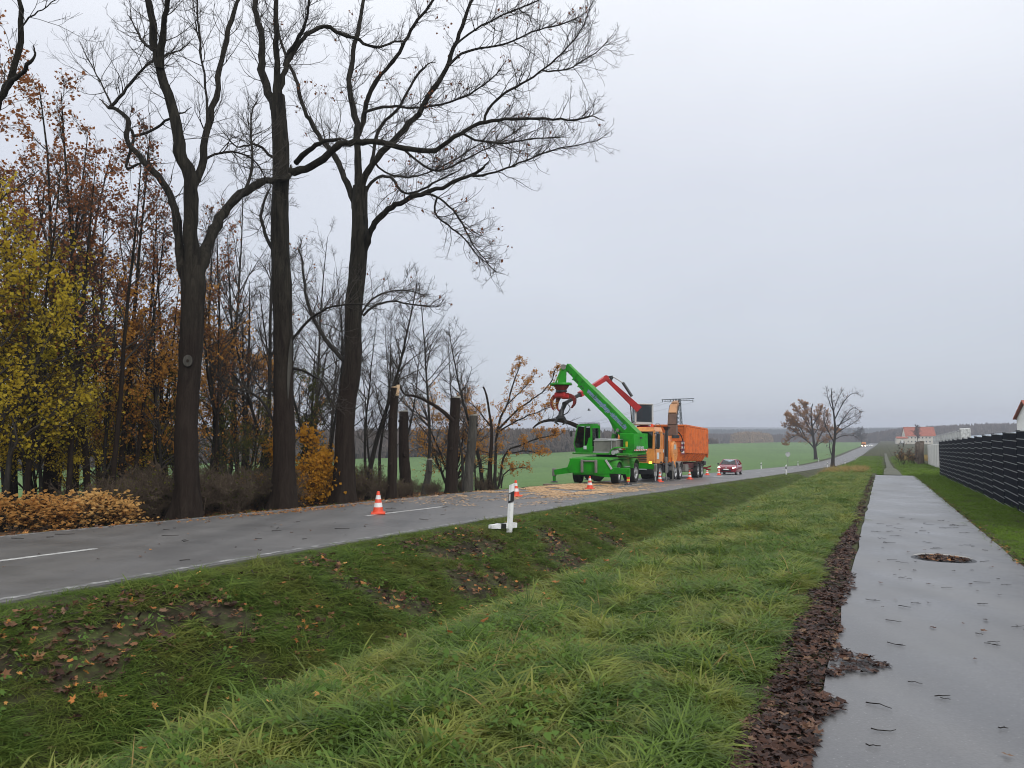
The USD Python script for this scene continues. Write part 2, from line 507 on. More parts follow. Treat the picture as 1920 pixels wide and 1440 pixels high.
def steps(lo, hi, near, far, d0, d1, ratio):
    """Positions from lo to hi: spacing `near` between d0 and d1, growing by `ratio` outside."""
    out = list(np.arange(d0, d1, near))
    p, st = d1, near
    while p < hi:
        out.append(p)
        st *= ratio
        p += st
    p, st = d0, near
    while p > lo:
        st *= ratio
        p -= st
        out.append(p)
    return np.unique(np.round(out, 4))


tc = np.unique(np.round(np.concatenate([steps(-1300, 500, .17, 0, -18.0, 4.0, 1.045), _K[1:-3, 0]]), 3))
sc = steps(-130, 1500, .2, 0, 0.0, 30.0, 1.017)
TT, SS = np.meshgrid(tc, sc)
TT = np.where(np.abs(TT + 8) < 12, t_of(TT, SS), TT)
GX, GY = XY(TT, SS)
GZ = np.maximum(H(GX, GY), -34)
gv = np.stack([GX, GY, GZ], -1).reshape(-1, 3)
nt = len(tc)
ii, jj = np.meshgrid(np.arange(len(sc) - 1), np.arange(nt - 1), indexing='ij')
q0 = (ii * nt + jj).ravel()
quads = np.stack([q0, q0 + 1, q0 + nt + 1, q0 + nt], 1)
tm, sm = tc[jj.ravel()], sc[ii.ravel()]
wood = (tm < -16.2) & (tm > -31) & (sm < 36)
field = (tm < -18.3) & ~wood
# smooth normals from the height itself, one set for all three sheets
fv = gv[quads]
fn = np.cross(fv[:, 2] - fv[:, 0], fv[:, 3] - fv[:, 1])
gn = np.zeros_like(gv)
for k in range(4):
    np.add.at(gn, quads[:, k], fn)
gn = unit(gn)


def sheet(mask):
    q = quads[mask]
    u, inv = np.unique(q, return_inverse=True)
    return gv[u], inv.reshape(q.shape), gn[u]


solo('ground', sheet(~wood & ~field), 'verge_soil', kind='structure', label='grassy verges and banks beside the road and the footpath')
solo('woodland_floor', sheet(wood), 'wood_floor', kind='structure', label='leaf covered ground under the roadside trees')
solo('field', sheet(field), 'crop', kind='structure', label='green winter crop on the wide sloping field')


def ribbon(tl, tr, s, lift, zf, skirt=.12, cols=8, dip=None):
    """A paved strip between two cross coordinates, with side skirts down into the ground."""
    tl, tr = np.broadcast_to(tl, s.shape), np.broadcast_to(tr, s.shape)
    w = np.linspace(0, 1, cols + 1)
    T = tl[:, None] * (1 - w) + tr[:, None] * w
    S = np.repeat(s[:, None], cols + 1, 1)
    Z = np.repeat(zf(s)[:, None], cols + 1, 1) + lift
    if dip is not None:
        Z = Z + dip(T, S)
    T = np.concatenate([T[:, :1], T, T[:, -1:]], 1)
    S = np.concatenate([S[:, :1], S, S[:, -1:]], 1)
    Z = np.concatenate([Z[:, :1] - skirt, Z, Z[:, -1:] - skirt], 1)
    x, y = XY(T, S)
    v = np.stack([x, y, Z], -1).reshape(-1, 3)
    n = T.shape[1]
    i, j = np.meshgrid(np.arange(len(s) - 1), np.arange(n - 1), indexing='ij')
    a = (i * n + j).ravel()
    return v, np.stack([a, a + 1, a + n + 1, a + n], 1)


rng = np.random.default_rng(11)
s_road = steps(-60, 800, .5, 0, 0.0, 60.0, 1.03)
solo('road', ribbon(t_of(-16.0, s_road), t_of(-9.5, s_road), s_road, 0, road_z), 'road_asphalt', kind='structure', label='grey two lane country road with a broken white centre line')
MANHOLE_T, MANHOLE_S = .78, 13.2


def manhole_dip(T, S):
    r = np.hypot(T - MANHOLE_T, S - MANHOLE_S)
    k = np.clip((.62 - r) / .3, 0, 1)
    return -.045 * k * k * (3 - 2 * k)


s_path = np.unique(np.concatenate([np.arange(-4, 52.01, .25), np.arange(12.4, 14.0, .06)]))
wob = (meshkit.noise(np.stack([s_path * .8, s_path * 0, s_path * 0], -1), 3) - .5) * .05
solo('footpath', ribbon(-.4 + wob, 1.72 - wob * .6, s_path, 0, path_z, cols=34, dip=manhole_dip), 'path_asphalt', kind='structure', label='wet grey asphalt footpath running away beside the fence')
s_trail = np.arange(52.6, 180, 1.0)
tw = np.interp(s_trail, [52, 64, 75, 180], [.5, .42, .22, .16]) + .08 * meshkit.noise(np.stack([s_trail * .3, s_trail * 0, s_trail * 0], -1), 8)
solo('trail', ribbon(.55 - tw, .55 + tw, s_trail, .01, path_z, cols=4), 'trail_mud', kind='structure', label='narrow worn trail going on where the asphalt path ends')

# painted lines
look('road_paint', (.33, .33, .32), (.12, .12, .12), rough=.6, scale=6.0, detail=8, mid=(.36, .52))
look('dash_paint', (.55, .55, .53), (.3, .3, .29), rough=.6, scale=6.0, detail=8, mid=(.4, .62))
for nm, tl, tr in (('edge_line', -9.75, -9.63), ('edge_line', -15.87, -15.75)):
    solo(nm, ribbon(t_of(tl, s_road), t_of(tr, s_road), s_road, .004, road_z, skirt=.002, cols=1), 'road_paint', kind='structure', label='white edge line along the road')
for k, s0 in enumerate(np.arange(-6.7, 300, 12.0)):
    ss = np.linspace(s0, s0 + 4.0, 9)
    solo('centre_line', ribbon(t_of(-12.8, ss), t_of(-12.68, ss), ss, .004, road_z, skirt=.002, cols=1), 'dash_paint', kind='structure', label='white dash of the broken centre line')

# the air
usdkit.material(stage, '/World/Looks/haze_look', {'v': ('principled_volume', {'color': (.6, .63, .7), 'density': .0005, 'anisotropy': .2})}, volume='v.volume')

# ---------------------------------------------------------------- trees
def bark(name, dark, light, warm=None, warm_top=0.0, scale=9.0):
    nodes = {
        'g': ('geometry', {}), 'm': ('mapping', {'scale': (1, 1, .13)}), 'n': ('noise_texture', {'scale': scale * .8, 'detail': 9.0, 'roughness': .78, 'distortion': .8}),
        'r': ('rgb_ramp', {'ramp': [(.36, dark), (.64, light)]}), 'b': ('bump', {'strength': 1.0, 'distance': .06}),
        'p': ('principled_bsdf', {'roughness': .8, 'specular_ior_level': .12})}
    links = [('g.position', 'm.vector'), ('m.vector', 'n.vector'), ('n.fac', 'r.fac'), ('n.fac', 'b.height'), ('b.normal', 'p.normal')]
    src = 'r.color'
    if warm:
        nodes.update({'sp': ('separate_xyz', {}), 'n3': ('noise_texture', {'scale': .7, 'detail': 3.0}), 'ad': ('math', {'math_type': 'multiply_add', 'value2': 5.0}),
                      'h': ('map_range', {'from_min': warm_top, 'from_max': warm_top + 4, 'to_min': 1.0, 'to_max': 0.0, 'clamp': True}), 'wm': ('mix', {'mix_type': 'mix', 'color2': warm})})
        nodes['hm'] = ('math', {'math_type': 'multiply', 'value2': .6})
        links += [('g.position', 'sp.vector'), ('g.position', 'n3.vector'), ('n3.fac', 'ad.value1'), ('sp.z', 'ad.value3'), ('ad.value', 'h.value'), ('h.result', 'hm.value1'), ('hm.value', 'wm.fac'), ('r.color', 'wm.color1')]
        src = 'wm.color'
    links.append((src, 'p.base_color'))
    usdkit.material(stage, '/World/Looks/' + name, nodes, links, surface='p.BSDF')


bark('bark_wet', (.002, .0017, .0015), (.04, .036, .027), warm=(.024, .0145, .011), warm_top=5.0)
bark('bark_grey', (.03, .028, .025), (.095, .09, .078))
bark('bark_thin', (.012, .011, .01), (.045, .041, .035), scale=14)
bark('bark_twig', (.035, .03, .026), (.075, .066, .056), scale=5)
look('cut_wood', (.5, .33, .18), (.62, .45, .27), scale=12, stretch=(1, 1, 1))
look('cut_wood_grey', (.2, .19, .16), (.3, .28, .23), scale=12)
leaf_look('leaf_rust', [(0, (.18, .07, .032)), (.4, (.3, .12, .045)), (.75, (.42, .19, .055)), (1, (.52, .28, .07))], trans=.5)
leaf_look('leaf_yellow', [(0, (.36, .3, .03)), (.4, (.56, .4, .035)), (.75, (.7, .42, .045)), (1, (.5, .26, .04))], trans=.5)
leaf_look('leaf_gold', [(0, (.42, .2, .02)), (.5, (.55, .29, .02)), (1, (.62, .38, .03))], trans=.5)
leaf_look('leaf_orange', [(0, (.32, .14, .03)), (.4, (.52, .26, .05)), (.8, (.64, .37, .08)), (1, (.68, .48, .15))], trans=.5)
leaf_look('leaf_olive', [(0, (.07, .08, .018)), (.5, (.13, .12, .022)), (1, (.2, .15, .025))], trans=.5)
leaf_look('leaf_buff', [(0, (.42, .2, .06)), (.35, (.6, .33, .1)), (.6, (.7, .46, .18)), (.85, (.74, .58, .3)), (1, (.8, .72, .46))], trans=.5)


def grow(rng, P0, D, L, R, m, wob, up, tip=.3):
    n = len(P0)
    pts = np.zeros((n, m, 3))
    pts[:, 0] = P0
    d = unit(D)
    for i in range(1, m):
        d = unit(d + rng.normal(0, wob, (n, 3)) + np.array([0, 0, up]))
        pts[:, i] = pts[:, i - 1] + d * (L / (m - 1))[:, None]
    return pts, R[:, None] * np.linspace(1, tip, m)


def along(pts, rad, idx, u):
    m = pts.shape[1]
    a = np.clip(u * (m - 1), 0, m - 1.001)
    i = a.astype(int)
    w = (a - i)[:, None]
    return pts[idx, i] * (1 - w) + pts[idx, i + 1] * w, unit(pts[idx, i + 1] - pts[idx, i]), rad[idx, i] * (1 - w[:, 0]) + rad[idx, i + 1] * w[:, 0]


def sprout(rng, pts, rad, n, lo, hi, a0, a1):
    """Places and directions of side shoots: n per parent (a number or one per parent)."""
    cnt = np.full(len(pts), n) if np.ndim(n) == 0 else n
    idx = np.repeat(np.arange(len(pts)), cnt)
    u = rng.uniform(lo, hi, len(idx))
    p, t, r = along(pts, rad, idx, u)
    q = rng.normal(0, 1, (len(idx), 3))
    q = unit(q - (q * t).sum(1, keepdims=True) * t)
    a = rng.uniform(a0, a1, len(idx))[:, None]
    return p, unit(t * np.cos(a) + q * np.sin(a)), r, u, idx


def leaf_cards(rng, c, size, droop=.3):
    """Folded leaf blades, one per centre."""
    n = len(c)
    s = size * rng.uniform(.6, 1.25, n)[:, None]
    nrm = unit(rng.normal(0, 1, (n, 3)) + [0, 0, .6])
    q = rng.normal(0, 1, (n, 3)) + [0, 0, -droop]
    a = unit(q - (q * nrm).sum(1, keepdims=True) * nrm)
    b = np.cross(nrm, a)
    v = np.stack([c - a * s * .5, c + b * s * .42 + nrm * s * .14 + a * s * .08, c + a * s * .5 - nrm * s * .1, c - b * s * .42 + nrm * s * .14 + a * s * .08], 1).reshape(-1, 3)
    k = np.arange(n)[:, None] * 4
    return v, np.concatenate([k + [0, 1, 2], k + [0, 2, 3]])


def catmull(pts, n):
    from scipy.interpolate import CubicSpline
    pts = np.asarray(pts, float)
    if len(pts) == 2:
        return pts[0] + (pts[1] - pts[0]) * np.linspace(0, 1, n)[:, None]
    d = np.concatenate([[0], np.cumsum(np.linalg.norm(np.diff(pts, axis=0), axis=1) ** .7)])
    return CubicSpline(d, pts)(np.linspace(0, d[-1], n))


# ---- the three great bare trees at the roadside, traced limb by limb
def great_tree(seed, label, base_px, base_t, trunk, limbs, twig_len, density, flare=1.5, leaves=0, knots=(), name='roadside_tree', leafmat='leaf_rust', lsize=.11, thick=1.0, per=3):
    """trunk and limbs: ([(column, row), ...], width at start and end in photograph pixels, depth drift in metres[, shoots per metre])."""
    rng = np.random.default_rng(seed)
    foot = at_t(base_px, base_t)
    Y = foot[1]
    t = Thing(name, label, 'tree', loc=foot, group=None)
    lines = []

    def line(spec, start_dy, n, kink=0.0):
        pix, w0, w1, dy = spec[:4]
        Ys = Y + start_dy + (dy - start_dy) * np.linspace(0, 1, len(pix)) ** 1.2
        pts = catmull([P(a, b, yy) for (a, b), yy in zip(pix, Ys)], n)
        r = np.linspace(w0, w1, n) * np.linspace(Y + start_dy, Y + dy, n) / FPX / 2
        return pts, r

    pts, r = line(trunk, 0, 26)
    pts[0] = foot + [0, 0, -.25]
    k = np.arange(26)
    r = r * (1 + (flare - 1) * np.exp(-k / 1.6)) * (1 + rng.normal(0, .02, 26))
    fine = np.linspace(0, 25, 110)
    pts = np.stack([np.interp(fine, k, pts[:, c]) for c in range(3)], 1)
    r = np.interp(fine, k, r)
    v, f, n = tubes(pts[None], r[None], 44)
    root = np.exp(-np.maximum(v[:, 2] - foot[2], 0) / .35) * (.5 + .5 * np.sin(np.arctan2(v[:, 1] - foot[1], v[:, 0] - foot[0]) * 5 + seed)) * .22
    wv = (meshkit.fbm(v * [1.6, 1.6, .5], 3, seed) - .5) * .17 + (meshkit.fbm(v * [9, 9, 1.6], 3, seed + 7) - .5) * .075 + root
    t.part('trunk', (v + n * wv[:, None] * np.repeat(np.minimum(r * 2, .7), 44)[:, None], f), 'bark_wet', local=False, smooth=True)
    for (kx, ky, kw, kh, kind) in knots:                              # scars of sawn limbs on the trunk
        # on the side of the trunk that faces the road
        j = int(np.argmin([abs(np.dot(p - P(kx, ky, p[1]), [0, 0, 1])) for p in pts]))
        fc = unit(-pts[j] * [1, 1, 0])
        off = (kx - (960 + FPX * pts[j][0] / pts[j][1])) / FPX * Y
        c = pts[j] + (fc * math.sqrt(max(1 - (off / r[j]) ** 2, .1)) + np.array([-fc[1], fc[0], 0]) * off / r[j]) * (r[j] * .97)
        nrm = unit(c - pts[j])
        ring = np.array([[math.cos(a), math.sin(a)] for a in np.linspace(0, 2 * PI, 20, endpoint=False)])
        side = np.array([-nrm[1], nrm[0], 0]) * -1
        def disc(sc, out):
            return c + nrm * out + (ring[:, :1] * side * kw + ring[:, 1:] * np.array([0, 0, 1.]) * kh) * sc
        rim, face, hole = disc(1.12, .0), disc(.95, .07), disc(.25, .075)
        t.part('knot_rim', hull(np.vstack([disc(1.2, -.12), face])), 'bark_wet', local=False)
        t.part('sawn_face', hull(np.vstack([face * 1.0, disc(.9, .085)])), 'bark_grey', local=False)
        t.part('knot_hole', hull(np.vstack([disc(.3, .06) , disc(.26, .09)])), 'bark_wet', local=False)
    seeds = []
    for spec in limbs:
        n = max(10, len(spec[0]) * 3)
        pts, r = line(spec, spec[5] if len(spec) > 5 else 0, n)
        pts[2:-1] += rng.normal(0, 1, pts[2:-1].shape) * np.minimum(.026, .12 * r[2:-1, None] + .008)
        r = r * .8
        t.part('limb', tubes(pts[None], (r * (1 + rng.normal(0, .055, n)))[None], 12), 'bark_wet' if spec[1] > 12 else 'bark_thin', local=False)
        length = np.linalg.norm(np.diff(pts, axis=0), axis=1).sum()
        lines.append((pts, r, length, spec[4] if len(spec) > 4 else 1.0))
    # shoots of four orders
    A0, AD, AL, AR = [], [], [], []
    for pts, r, length, dens in lines:
        m = rng.poisson(length * density * dens)
        if m == 0:
            continue
        u = 1 - rng.uniform(0, .86, m) ** 1.25
        p, tg, rr = along(pts[None], r[None], np.zeros(m, int), np.clip(u, .06, .999))
        q = rng.normal(0, 1, (m, 3)) + [0, 0, .25]
        q = unit(q - (q * tg).sum(1, keepdims=True) * tg)
        a = rng.uniform(.4, 1.25, m)[:, None]
        A0.append(p); AD.append(unit(tg * np.cos(a) + q * np.sin(a)))
        AL.append(twig_len * rng.uniform(.45, 1.15, m) * np.clip(1.25 - u * .75, .35, 1)); AR.append(np.minimum(rr * .5, .006 + .006 * AL[-1]))
        A0.append(pts[-1:]); AD.append(unit(pts[-1:] - pts[-2:-1])); AL.append(np.array([twig_len * .3])); AR.append(r[-1:] * .9)
    A0, AD, AL, AR = map(np.concatenate, (A0, AD, AL, AR))
    a, ar = grow(rng, A0, AD, AL, AR, 9, .17, .06)
    p, d, rr, u, ix = sprout(rng, a, ar, np.maximum(2, (AL * 3.6).astype(int)), .15, 1, .4, 1.0)
    bl = AL[ix] * rng.uniform(.25, .5, len(p)) * (1.1 - .5 * u)
    b, br = grow(rng, p, d, bl, np.minimum(rr * .65, .009), 6, .17, .09)
    p, d, rr, u, ix = sprout(rng, b, br, 4, .2, 1, .4, .95)
    cl = np.clip(bl[ix] * rng.uniform(.35, .6, len(p)), .12, .7)
    c, cr = grow(rng, p, d, cl, np.minimum(rr * .7, .0065), 5, .16, .13)
    t.part('crown', joinn(tubes(a, np.maximum(ar, .0045 * thick), 5), tubes(b, np.maximum(br, .0034 * thick), 3), tubes(c, np.maximum(cr, .0026 * thick), 3)), 'bark_twig', local=False, kind='stuff')
    if leaves:
        e = c[rng.choice(len(c), leaves), -1] + rng.normal(0, .04, (leaves, 3))
        e = np.repeat(e, per, 0) + rng.normal(0, lsize * .5, (leaves * per, 3))
        t.part('foliage', leaf_cards(rng, e, lsize, 1.5), leafmat, local=False, kind='stuff')
    return t


great_tree(1, 'great bare tree with a sawn knot, first of three along the road edge', 348, -17.25,
    ([(347, 972), (351, 900), (350, 820), (354, 740), (357, 660), (361, 590), (362, 530), (361, 500)], 41, 42, 0),
    [([(350, 530), (336, 470), (333, 420), (324, 380), (301, 335), (277, 311), (258, 287), (238, 265), (242, 236), (226, 209), (204, 202)], 23, 8, 1.5, .7),
     ([(204, 202), (214, 194), (243, 160), (272, 126), (316, 102), (345, 88)], 8, 3, 1.2, 1, 1.5),
     ([(210, 200), (197, 170), (176, 130), (156, 92)], 5, 2, 2.5, 1.3, 1.5),
     ([(240, 240), (244, 285), (239, 315), (258, 309), (270, 306)], 8, 5, 1.0, .2, 1.3),
     ([(248, 255), (282, 245), (316, 224), (338, 212)], 7, 5, .6, .6, 1.3),
     ([(361, 520), (360, 470), (357, 410), (357, 340), (341, 292), (331, 243), (316, 175), (301, 131), (292, 92), (287, 49), (276, -10), (270, -90), (262, -170)], 38, 8, -.6, .8),
     ([(300, 128), (306, 60), (315, 5), (330, -70), (350, -150)], 18, 5, -2, 1, -.4),
     ([(290, 95), (275, 85), (262, 68), (243, 32)], 9, 3, .5, 1.2, -.4),
     ([(357, 355), (372, 330), (385, 285), (394, 228), (408, 160), (418, 97), (437, 29), (457, -20), (480, -100)], 20, 6, 1.6, .9),
     ([(389, 230), (382, 136), (374, 68), (370, -10), (366, -60)], 6, 3, .6, 1.2, .6),
     ([(371, 515), (383, 478), (399, 437), (418, 399), (447, 367), (476, 348), (510, 338), (540, 330)], 30, 14, 3.2, .5),
     ([(430, 385), (470, 330), (470, 250), (482, 190)], 8, 3, 2.5, 1, 1),
     ([(384, 300), (420, 285), (460, 290), (485, 310), (497, 345)], 6, 3, 1.0, 1.2, .8)],
    1.6, 7.4, flare=1.5, knots=[(351, 678, .13, .17, 0)])

t2 = great_tree(2, 'great bare tree with a long torn bark scar, middle one of three along the road', 532, -17.2,
    ([(532, 958), (533, 880), (534, 800), (532, 720), (531, 640), (529, 560), (526, 480), (525, 400), (527, 330), (525, 250), (519, 180)], 39, 29, 0),
    [([(519, 215), (503, 172), (490, 126), (491, 92), (488, 60), (480, 20), (476, -40), (470, -110)], 22, 7, .8, .8),
     ([(519, 200), (520, 150), (519, 90), (517, 40), (520, -20), (526, -100)], 19, 6, -.8, .8),
     ([(524, 190), (531, 141), (549, 97), (574, 68), (605, 51), (640, 63), (671, 74), (694, 87), (718, 86), (750, 78)], 14, 5, 2.0, 1),
     ([(533, 125), (550, 85), (569, 53), (580, 0), (590, -70)], 10, 4, -1.2, 1.1, .5),
     ([(531, 345), (548, 322), (573, 318), (612, 293), (640, 271), (679, 266), (718, 268), (749, 275), (785, 281), (819, 282), (842, 264), (865, 249), (908, 229), (947, 224), (1005, 222), (1060, 225), (1105, 218)], 20, 4, -2.5, .75),
     ([(908, 229), (920, 198), (947, 175), (974, 159), (1017, 132), (1052, 101), (1083, 66), (1106, 16)], 7, 2.5, -3.4, 1.4, -1.7),
     ([(1017, 132), (1056, 132), (1083, 120), (1114, 101), (1138, 78)], 4, 2, -3.4, 1.5, -2.6),
     ([(865, 249), (908, 266), (947, 268), (998, 260), (1046, 258)], 6, 2.5, -1.2, 1.5, -1.6),
     ([(555, 305), (573, 288), (600, 270), (632, 262)], 14, 8, -1.5, .4),
     ([(527, 300), (505, 290), (480, 270), (455, 275), (430, 262)], 8, 3, -1.5, 1.2),
     ([(545, 640), (580, 600), (610, 580), (660, 570), (700, 578)], 7, 2.5, -1.5, 1.3),
     ([(546, 690), (580, 700), (606, 720), (620, 760)], 6, 2.5, -1.2, 1),
     ([(520, 800), (495, 760), (470, 735), (440, 730), (420, 715)], 7, 3, 2.0, 1),
     ([(520, 480), (498, 440), (490, 400), (500, 365)], 10, 5, 1, .5)],
    1.6, 7.2, flare=1.35)

scar = []
T2 = at_t(532, -17.2)
for yy, cx, hw in ((632, 546, .6), (655, 545, 3.2), (690, 543, 4), (720, 541, 2.6), (748, 540, .5)):
    for sx in (-1, 1):
        off = (cx + sx * hw - 532) / FPX * T2[1]
        q = P(cx + sx * hw, yy, T2[1])
        fc = unit(-T2 * [1, 1, 0])
        for o in (-.01, .02):
            scar.append(q + fc * (math.sqrt(.33 ** 2 - off ** 2) + o))
t2.part('torn_bark', hull(scar), 'bark_grey', local=False)
great_tree(3, 'great bare tree with a swollen leaning trunk, last of three before the stumps', 645, -17.35,
    ([(644, 940), (645, 900), (648, 820), (652, 750), (660, 690), (662, 640), (663, 590), (668, 530), (674, 465), (675, 410), (676, 350)], 36, 29, 0),
    [([(668, 400), (659, 369), (648, 338), (636, 311), (624, 288), (605, 264), (589, 237), (568, 202), (558, 155), (543, 124), (528, 80), (520, 40)], 16, 5, 1.5, .9),
     ([(673, 370), (671, 330), (669, 272), (666, 225), (655, 167), (659, 117), (671, 58), (682, 0), (690, -80)], 19, 6, .6, .9),
     ([(676, 372), (687, 323), (708, 295), (749, 253), (780, 218), (799, 190), (823, 152), (842, 117), (854, 78), (873, 31), (890, -10), (915, -70)], 18, 6, -2.2, .9),
     ([(690, 320), (700, 290), (711, 241), (733, 218), (757, 187), (774, 155), (797, 126)], 9, 5, -.4, .6),
     ([(666, 262), (684, 218), (690, 187), (708, 148), (733, 120), (749, 97), (764, 70), (782, 39), (805, 10), (830, -40)], 13, 5, -1.2, 1, .3),
     ([(684, 210), (741, 200), (780, 202), (850, 190), (881, 175), (912, 156), (939, 128)], 7, 3, -2.8, 1.2),
     ([(680, 478), (688, 455), (698, 428), (712, 405), (735, 388), (759, 376), (782, 366), (823, 355), (850, 342), (881, 329), (906, 315)], 17, 7, -2.6, .7),
     ([(881, 329), (920, 326), (955, 313), (990, 299), (1017, 288), (1060, 276), (1120, 264)], 6, 2, -3.6, 1.2, -2.6),
     ([(788, 366), (812, 366), (840, 385), (865, 416), (885, 455), (908, 486), (930, 510)], 6, 2, -2.8, 1.5, -1.5),
     ([(819, 372), (825, 412), (862, 439), (886, 467), (912, 492)], 5, 2, -2.0, 1.6, -1.5),
     ([(686, 360), (706, 334), (726, 330), (742, 342), (755, 360), (774, 361), (808, 346), (850, 325)], 8, 4, -1.6, 1),
     ([(842, 122), (889, 93), (928, 87), (967, 74), (1005, 58), (1044, 47), (1083, 33)], 6, 2.5, -3.0, 1.4, -1.6),
     ([(854, 84), (900, 50), (950, 25), (1000, 5), (1040, -20)], 5, 2.5, -3.2, 1.4, -1.7),
     ([(750, 275), (780, 300), (820, 320), (870, 300), (920, 275), (975, 240)], 6, 2.5, -1.0, 1.4),
     ([(700, 300), (740, 330), (800, 325), (850, 300), (900, 270)], 5, 2.5, -.2, 1.4),
     ([(681, 592), (710, 570), (740, 566), (780, 572), (820, 575)], 6, 2.5, -1, 1.3),
     ([(676, 595), (700, 560), (740, 545), (790, 552)], 5, 2.5, 1, 1.3),
     ([(660, 690), (632, 660), (600, 620), (575, 560), (568, 500), (560, 470)], 12, 4, 1.5, 1)],
    1.55, 7.2, flare=1.55, leaves=170)

great_tree(5, 'spreading several stemmed oak with orange leaves beside the green machine', 924, -18.0,
    ([(918, 920), (918, 890), (919, 868), (921, 840), (922, 815), (921, 795), (918, 777), (914, 750), (906, 725)], 9, 3, 0),
    [([(929, 920), (929, 868), (931, 827), (933, 806), (938, 785), (950, 760), (960, 729), (969, 702), (976, 681)], 8, 2, 1.0),
     ([(933, 806), (954, 785), (975, 764), (996, 750), (1012, 739), (1029, 722), (1040, 695)], 5, 2, -.6, 1.2),
     ([(935, 810), (958, 795), (983, 783), (1008, 772), (1030, 764)], 4, 2, -1.4, 1.2),
     ([(932, 918), (940, 879), (950, 847), (975, 835), (1000, 825), (1027, 818), (1048, 815)], 6, 2, -1.2, 1.2),
     ([(948, 852), (975, 847), (1000, 847), (1015, 854)], 3, 1.5, -1.2, 1.3),
     ([(940, 915), (952, 883), (967, 878), (984, 877)], 4, 1.5, .4, 1.3),
     ([(919, 850), (906, 847), (893, 842)], 3, 1.5, -.5, 1.3),
     ([(919, 880), (904, 878), (891, 872)], 3, 1.5, .5, 1.3),
     ([(921, 800), (905, 780), (893, 765), (880, 755)], 4, 2, .8, 1.2),
     ([(950, 760), (968, 742), (985, 725), (1000, 705)], 3, 1.5, 1.6, 1.3)],
    .85, 5.0, flare=1.3, leaves=1900, name='oak_tree', leafmat='leaf_orange', lsize=.08)


# trunks that the crew has already topped
def sawn_trunk(label, base, top, w0, w1, t, mat, seed, splinter=False):
    rng = np.random.default_rng(seed)
    foot = at_t(base[0], t)
    th = Thing('topped_tree', label, 'topped tree', loc=foot)
    Y = foot[1]
    n = 16
    w = np.linspace(0, 1, n)
    pts = np.stack([P(base[0] + (top[0] - base[0]) * q + math.sin(q * 5 + seed) * 1.2, base[1] + (top[1] - base[1]) * q, Y) for q in w])
    pts[0] = foot - [0, 0, .2]
    r = (w0 + (w1 - w0) * w) * Y / FPX / 2 * (1 + .3 * np.exp(-w * 14)) * (1 + rng.normal(0, .03, n))
    v, f, nn = tubes(pts[None], r[None], 16, caps=True)
    th.part('trunk', (v + unit(v - pts[np.argmin(((v[:, None] - pts) ** 2).sum(-1), 1)]) * ((meshkit.fbm(v * [2, 2, .6], 3, seed) - .5) * .07)[:, None] * [1, 1, 0], f), mat, local=False, smooth=50)
    a = np.linspace(0, 2 * PI, 16, endpoint=False)
    ring = np.stack([np.cos(a), np.sin(a), 0 * a], 1) * r[-1] * .97
    tilt = np.stack([0 * a, 0 * a, np.cos(a) * r[-1] * .18], 1)
    th.part('sawn_face', hull(np.vstack([pts[-1] + ring - [0, 0, .03], pts[-1] + ring * .98 + tilt + [0, 0, .05]])), 'cut_wood' if splinter else 'cut_wood_grey', local=False)
    if splinter:
        th.part('split_wood', hull(pts[-1] + np.array([[.05, -.16, -.32], [.17, -.1, -.3], [.1, -.17, .1], [.2, -.05, .12], [.16, .05, -.1], [.05, -.05, .1]])), 'cut_wood', local=False)
    for k in range(3):
        q = rng.uniform(.3, .9)
        c = pts[int(q * (n - 1))]
        dr = unit(np.array([rng.normal(), -abs(rng.normal()) - .3, .25]))
        rr = r[int(q * (n - 1))]
        th.part('branch_stub', rod(c + dr * rr * .7, c + dr * (rr + rng.uniform(.04, .1)), rr * .35, rr * .28, 9), mat, local=False)
    return th


sawn_trunk('tall dark sawn trunk with a pale splintered top', (732, 943), (741, 727), 18, 15, -17.1, 'bark_wet', 1, True)
sawn_trunk('dark sawn trunk behind the splintered one, flat topped', (761, 926), (756, 772), 22, 17, -18.6, 'bark_wet', 2)
sawn_trunk('pale grey sawn trunk next to the oak', (877, 926), (887, 779), 19, 16, -17.7, 'bark_grey', 4)
sawn_trunk('short low stump leaning among the brushwood', (797, 926), (806, 862), 13, 11, -18.9, 'bark_grey', 5)
TT3 = sawn_trunk('thickest sawn trunk with a knobbly top and one arching bare limb', (846, 928), (853, 746), 23, 19, -17.6, 'bark_wet', 3)
arch = np.array([P(a, b, Y) for a, b, Y in [(850, 790, 33.2), (838, 778, 33.2), (822, 765, 33.2), (800, 752, 33.0), (775, 742, 32.8), (760, 740, 32.6), (752, 728, 32.4), (742, 712, 32.2)]])
arch = catmull(arch, 20)
TT3.part('limb', tubes(arch[None], np.linspace(.1, .03, 20)[None], 9), 'bark_wet', local=False)
ra = np.random.default_rng(8)
sp, sdd, srr, _, _ = sprout(ra, arch[None], np.full((1, 20), .05), 16, .2, 1, .5, 1.2)
ga, gar = grow(ra, sp, unit(sdd + [0, 0, .5]), ra.uniform(.5, 1.5, 16), np.full(16, .016), 8, .14, .1)
p2_, d2_, r2_, _, _ = sprout(ra, ga, gar, 6, .2, 1, .4, 1.0)
gb_, gbr_ = grow(ra, p2_, d2_, ra.uniform(.2, .5, len(p2_)), np.full(len(p2_), .006), 5, .15, .08)
TT3.part('twig_spray', joinn(tubes(ga, gar, 4), tubes(gb_, gbr_, 3)), 'bark_twig', local=False, kind='stuff')

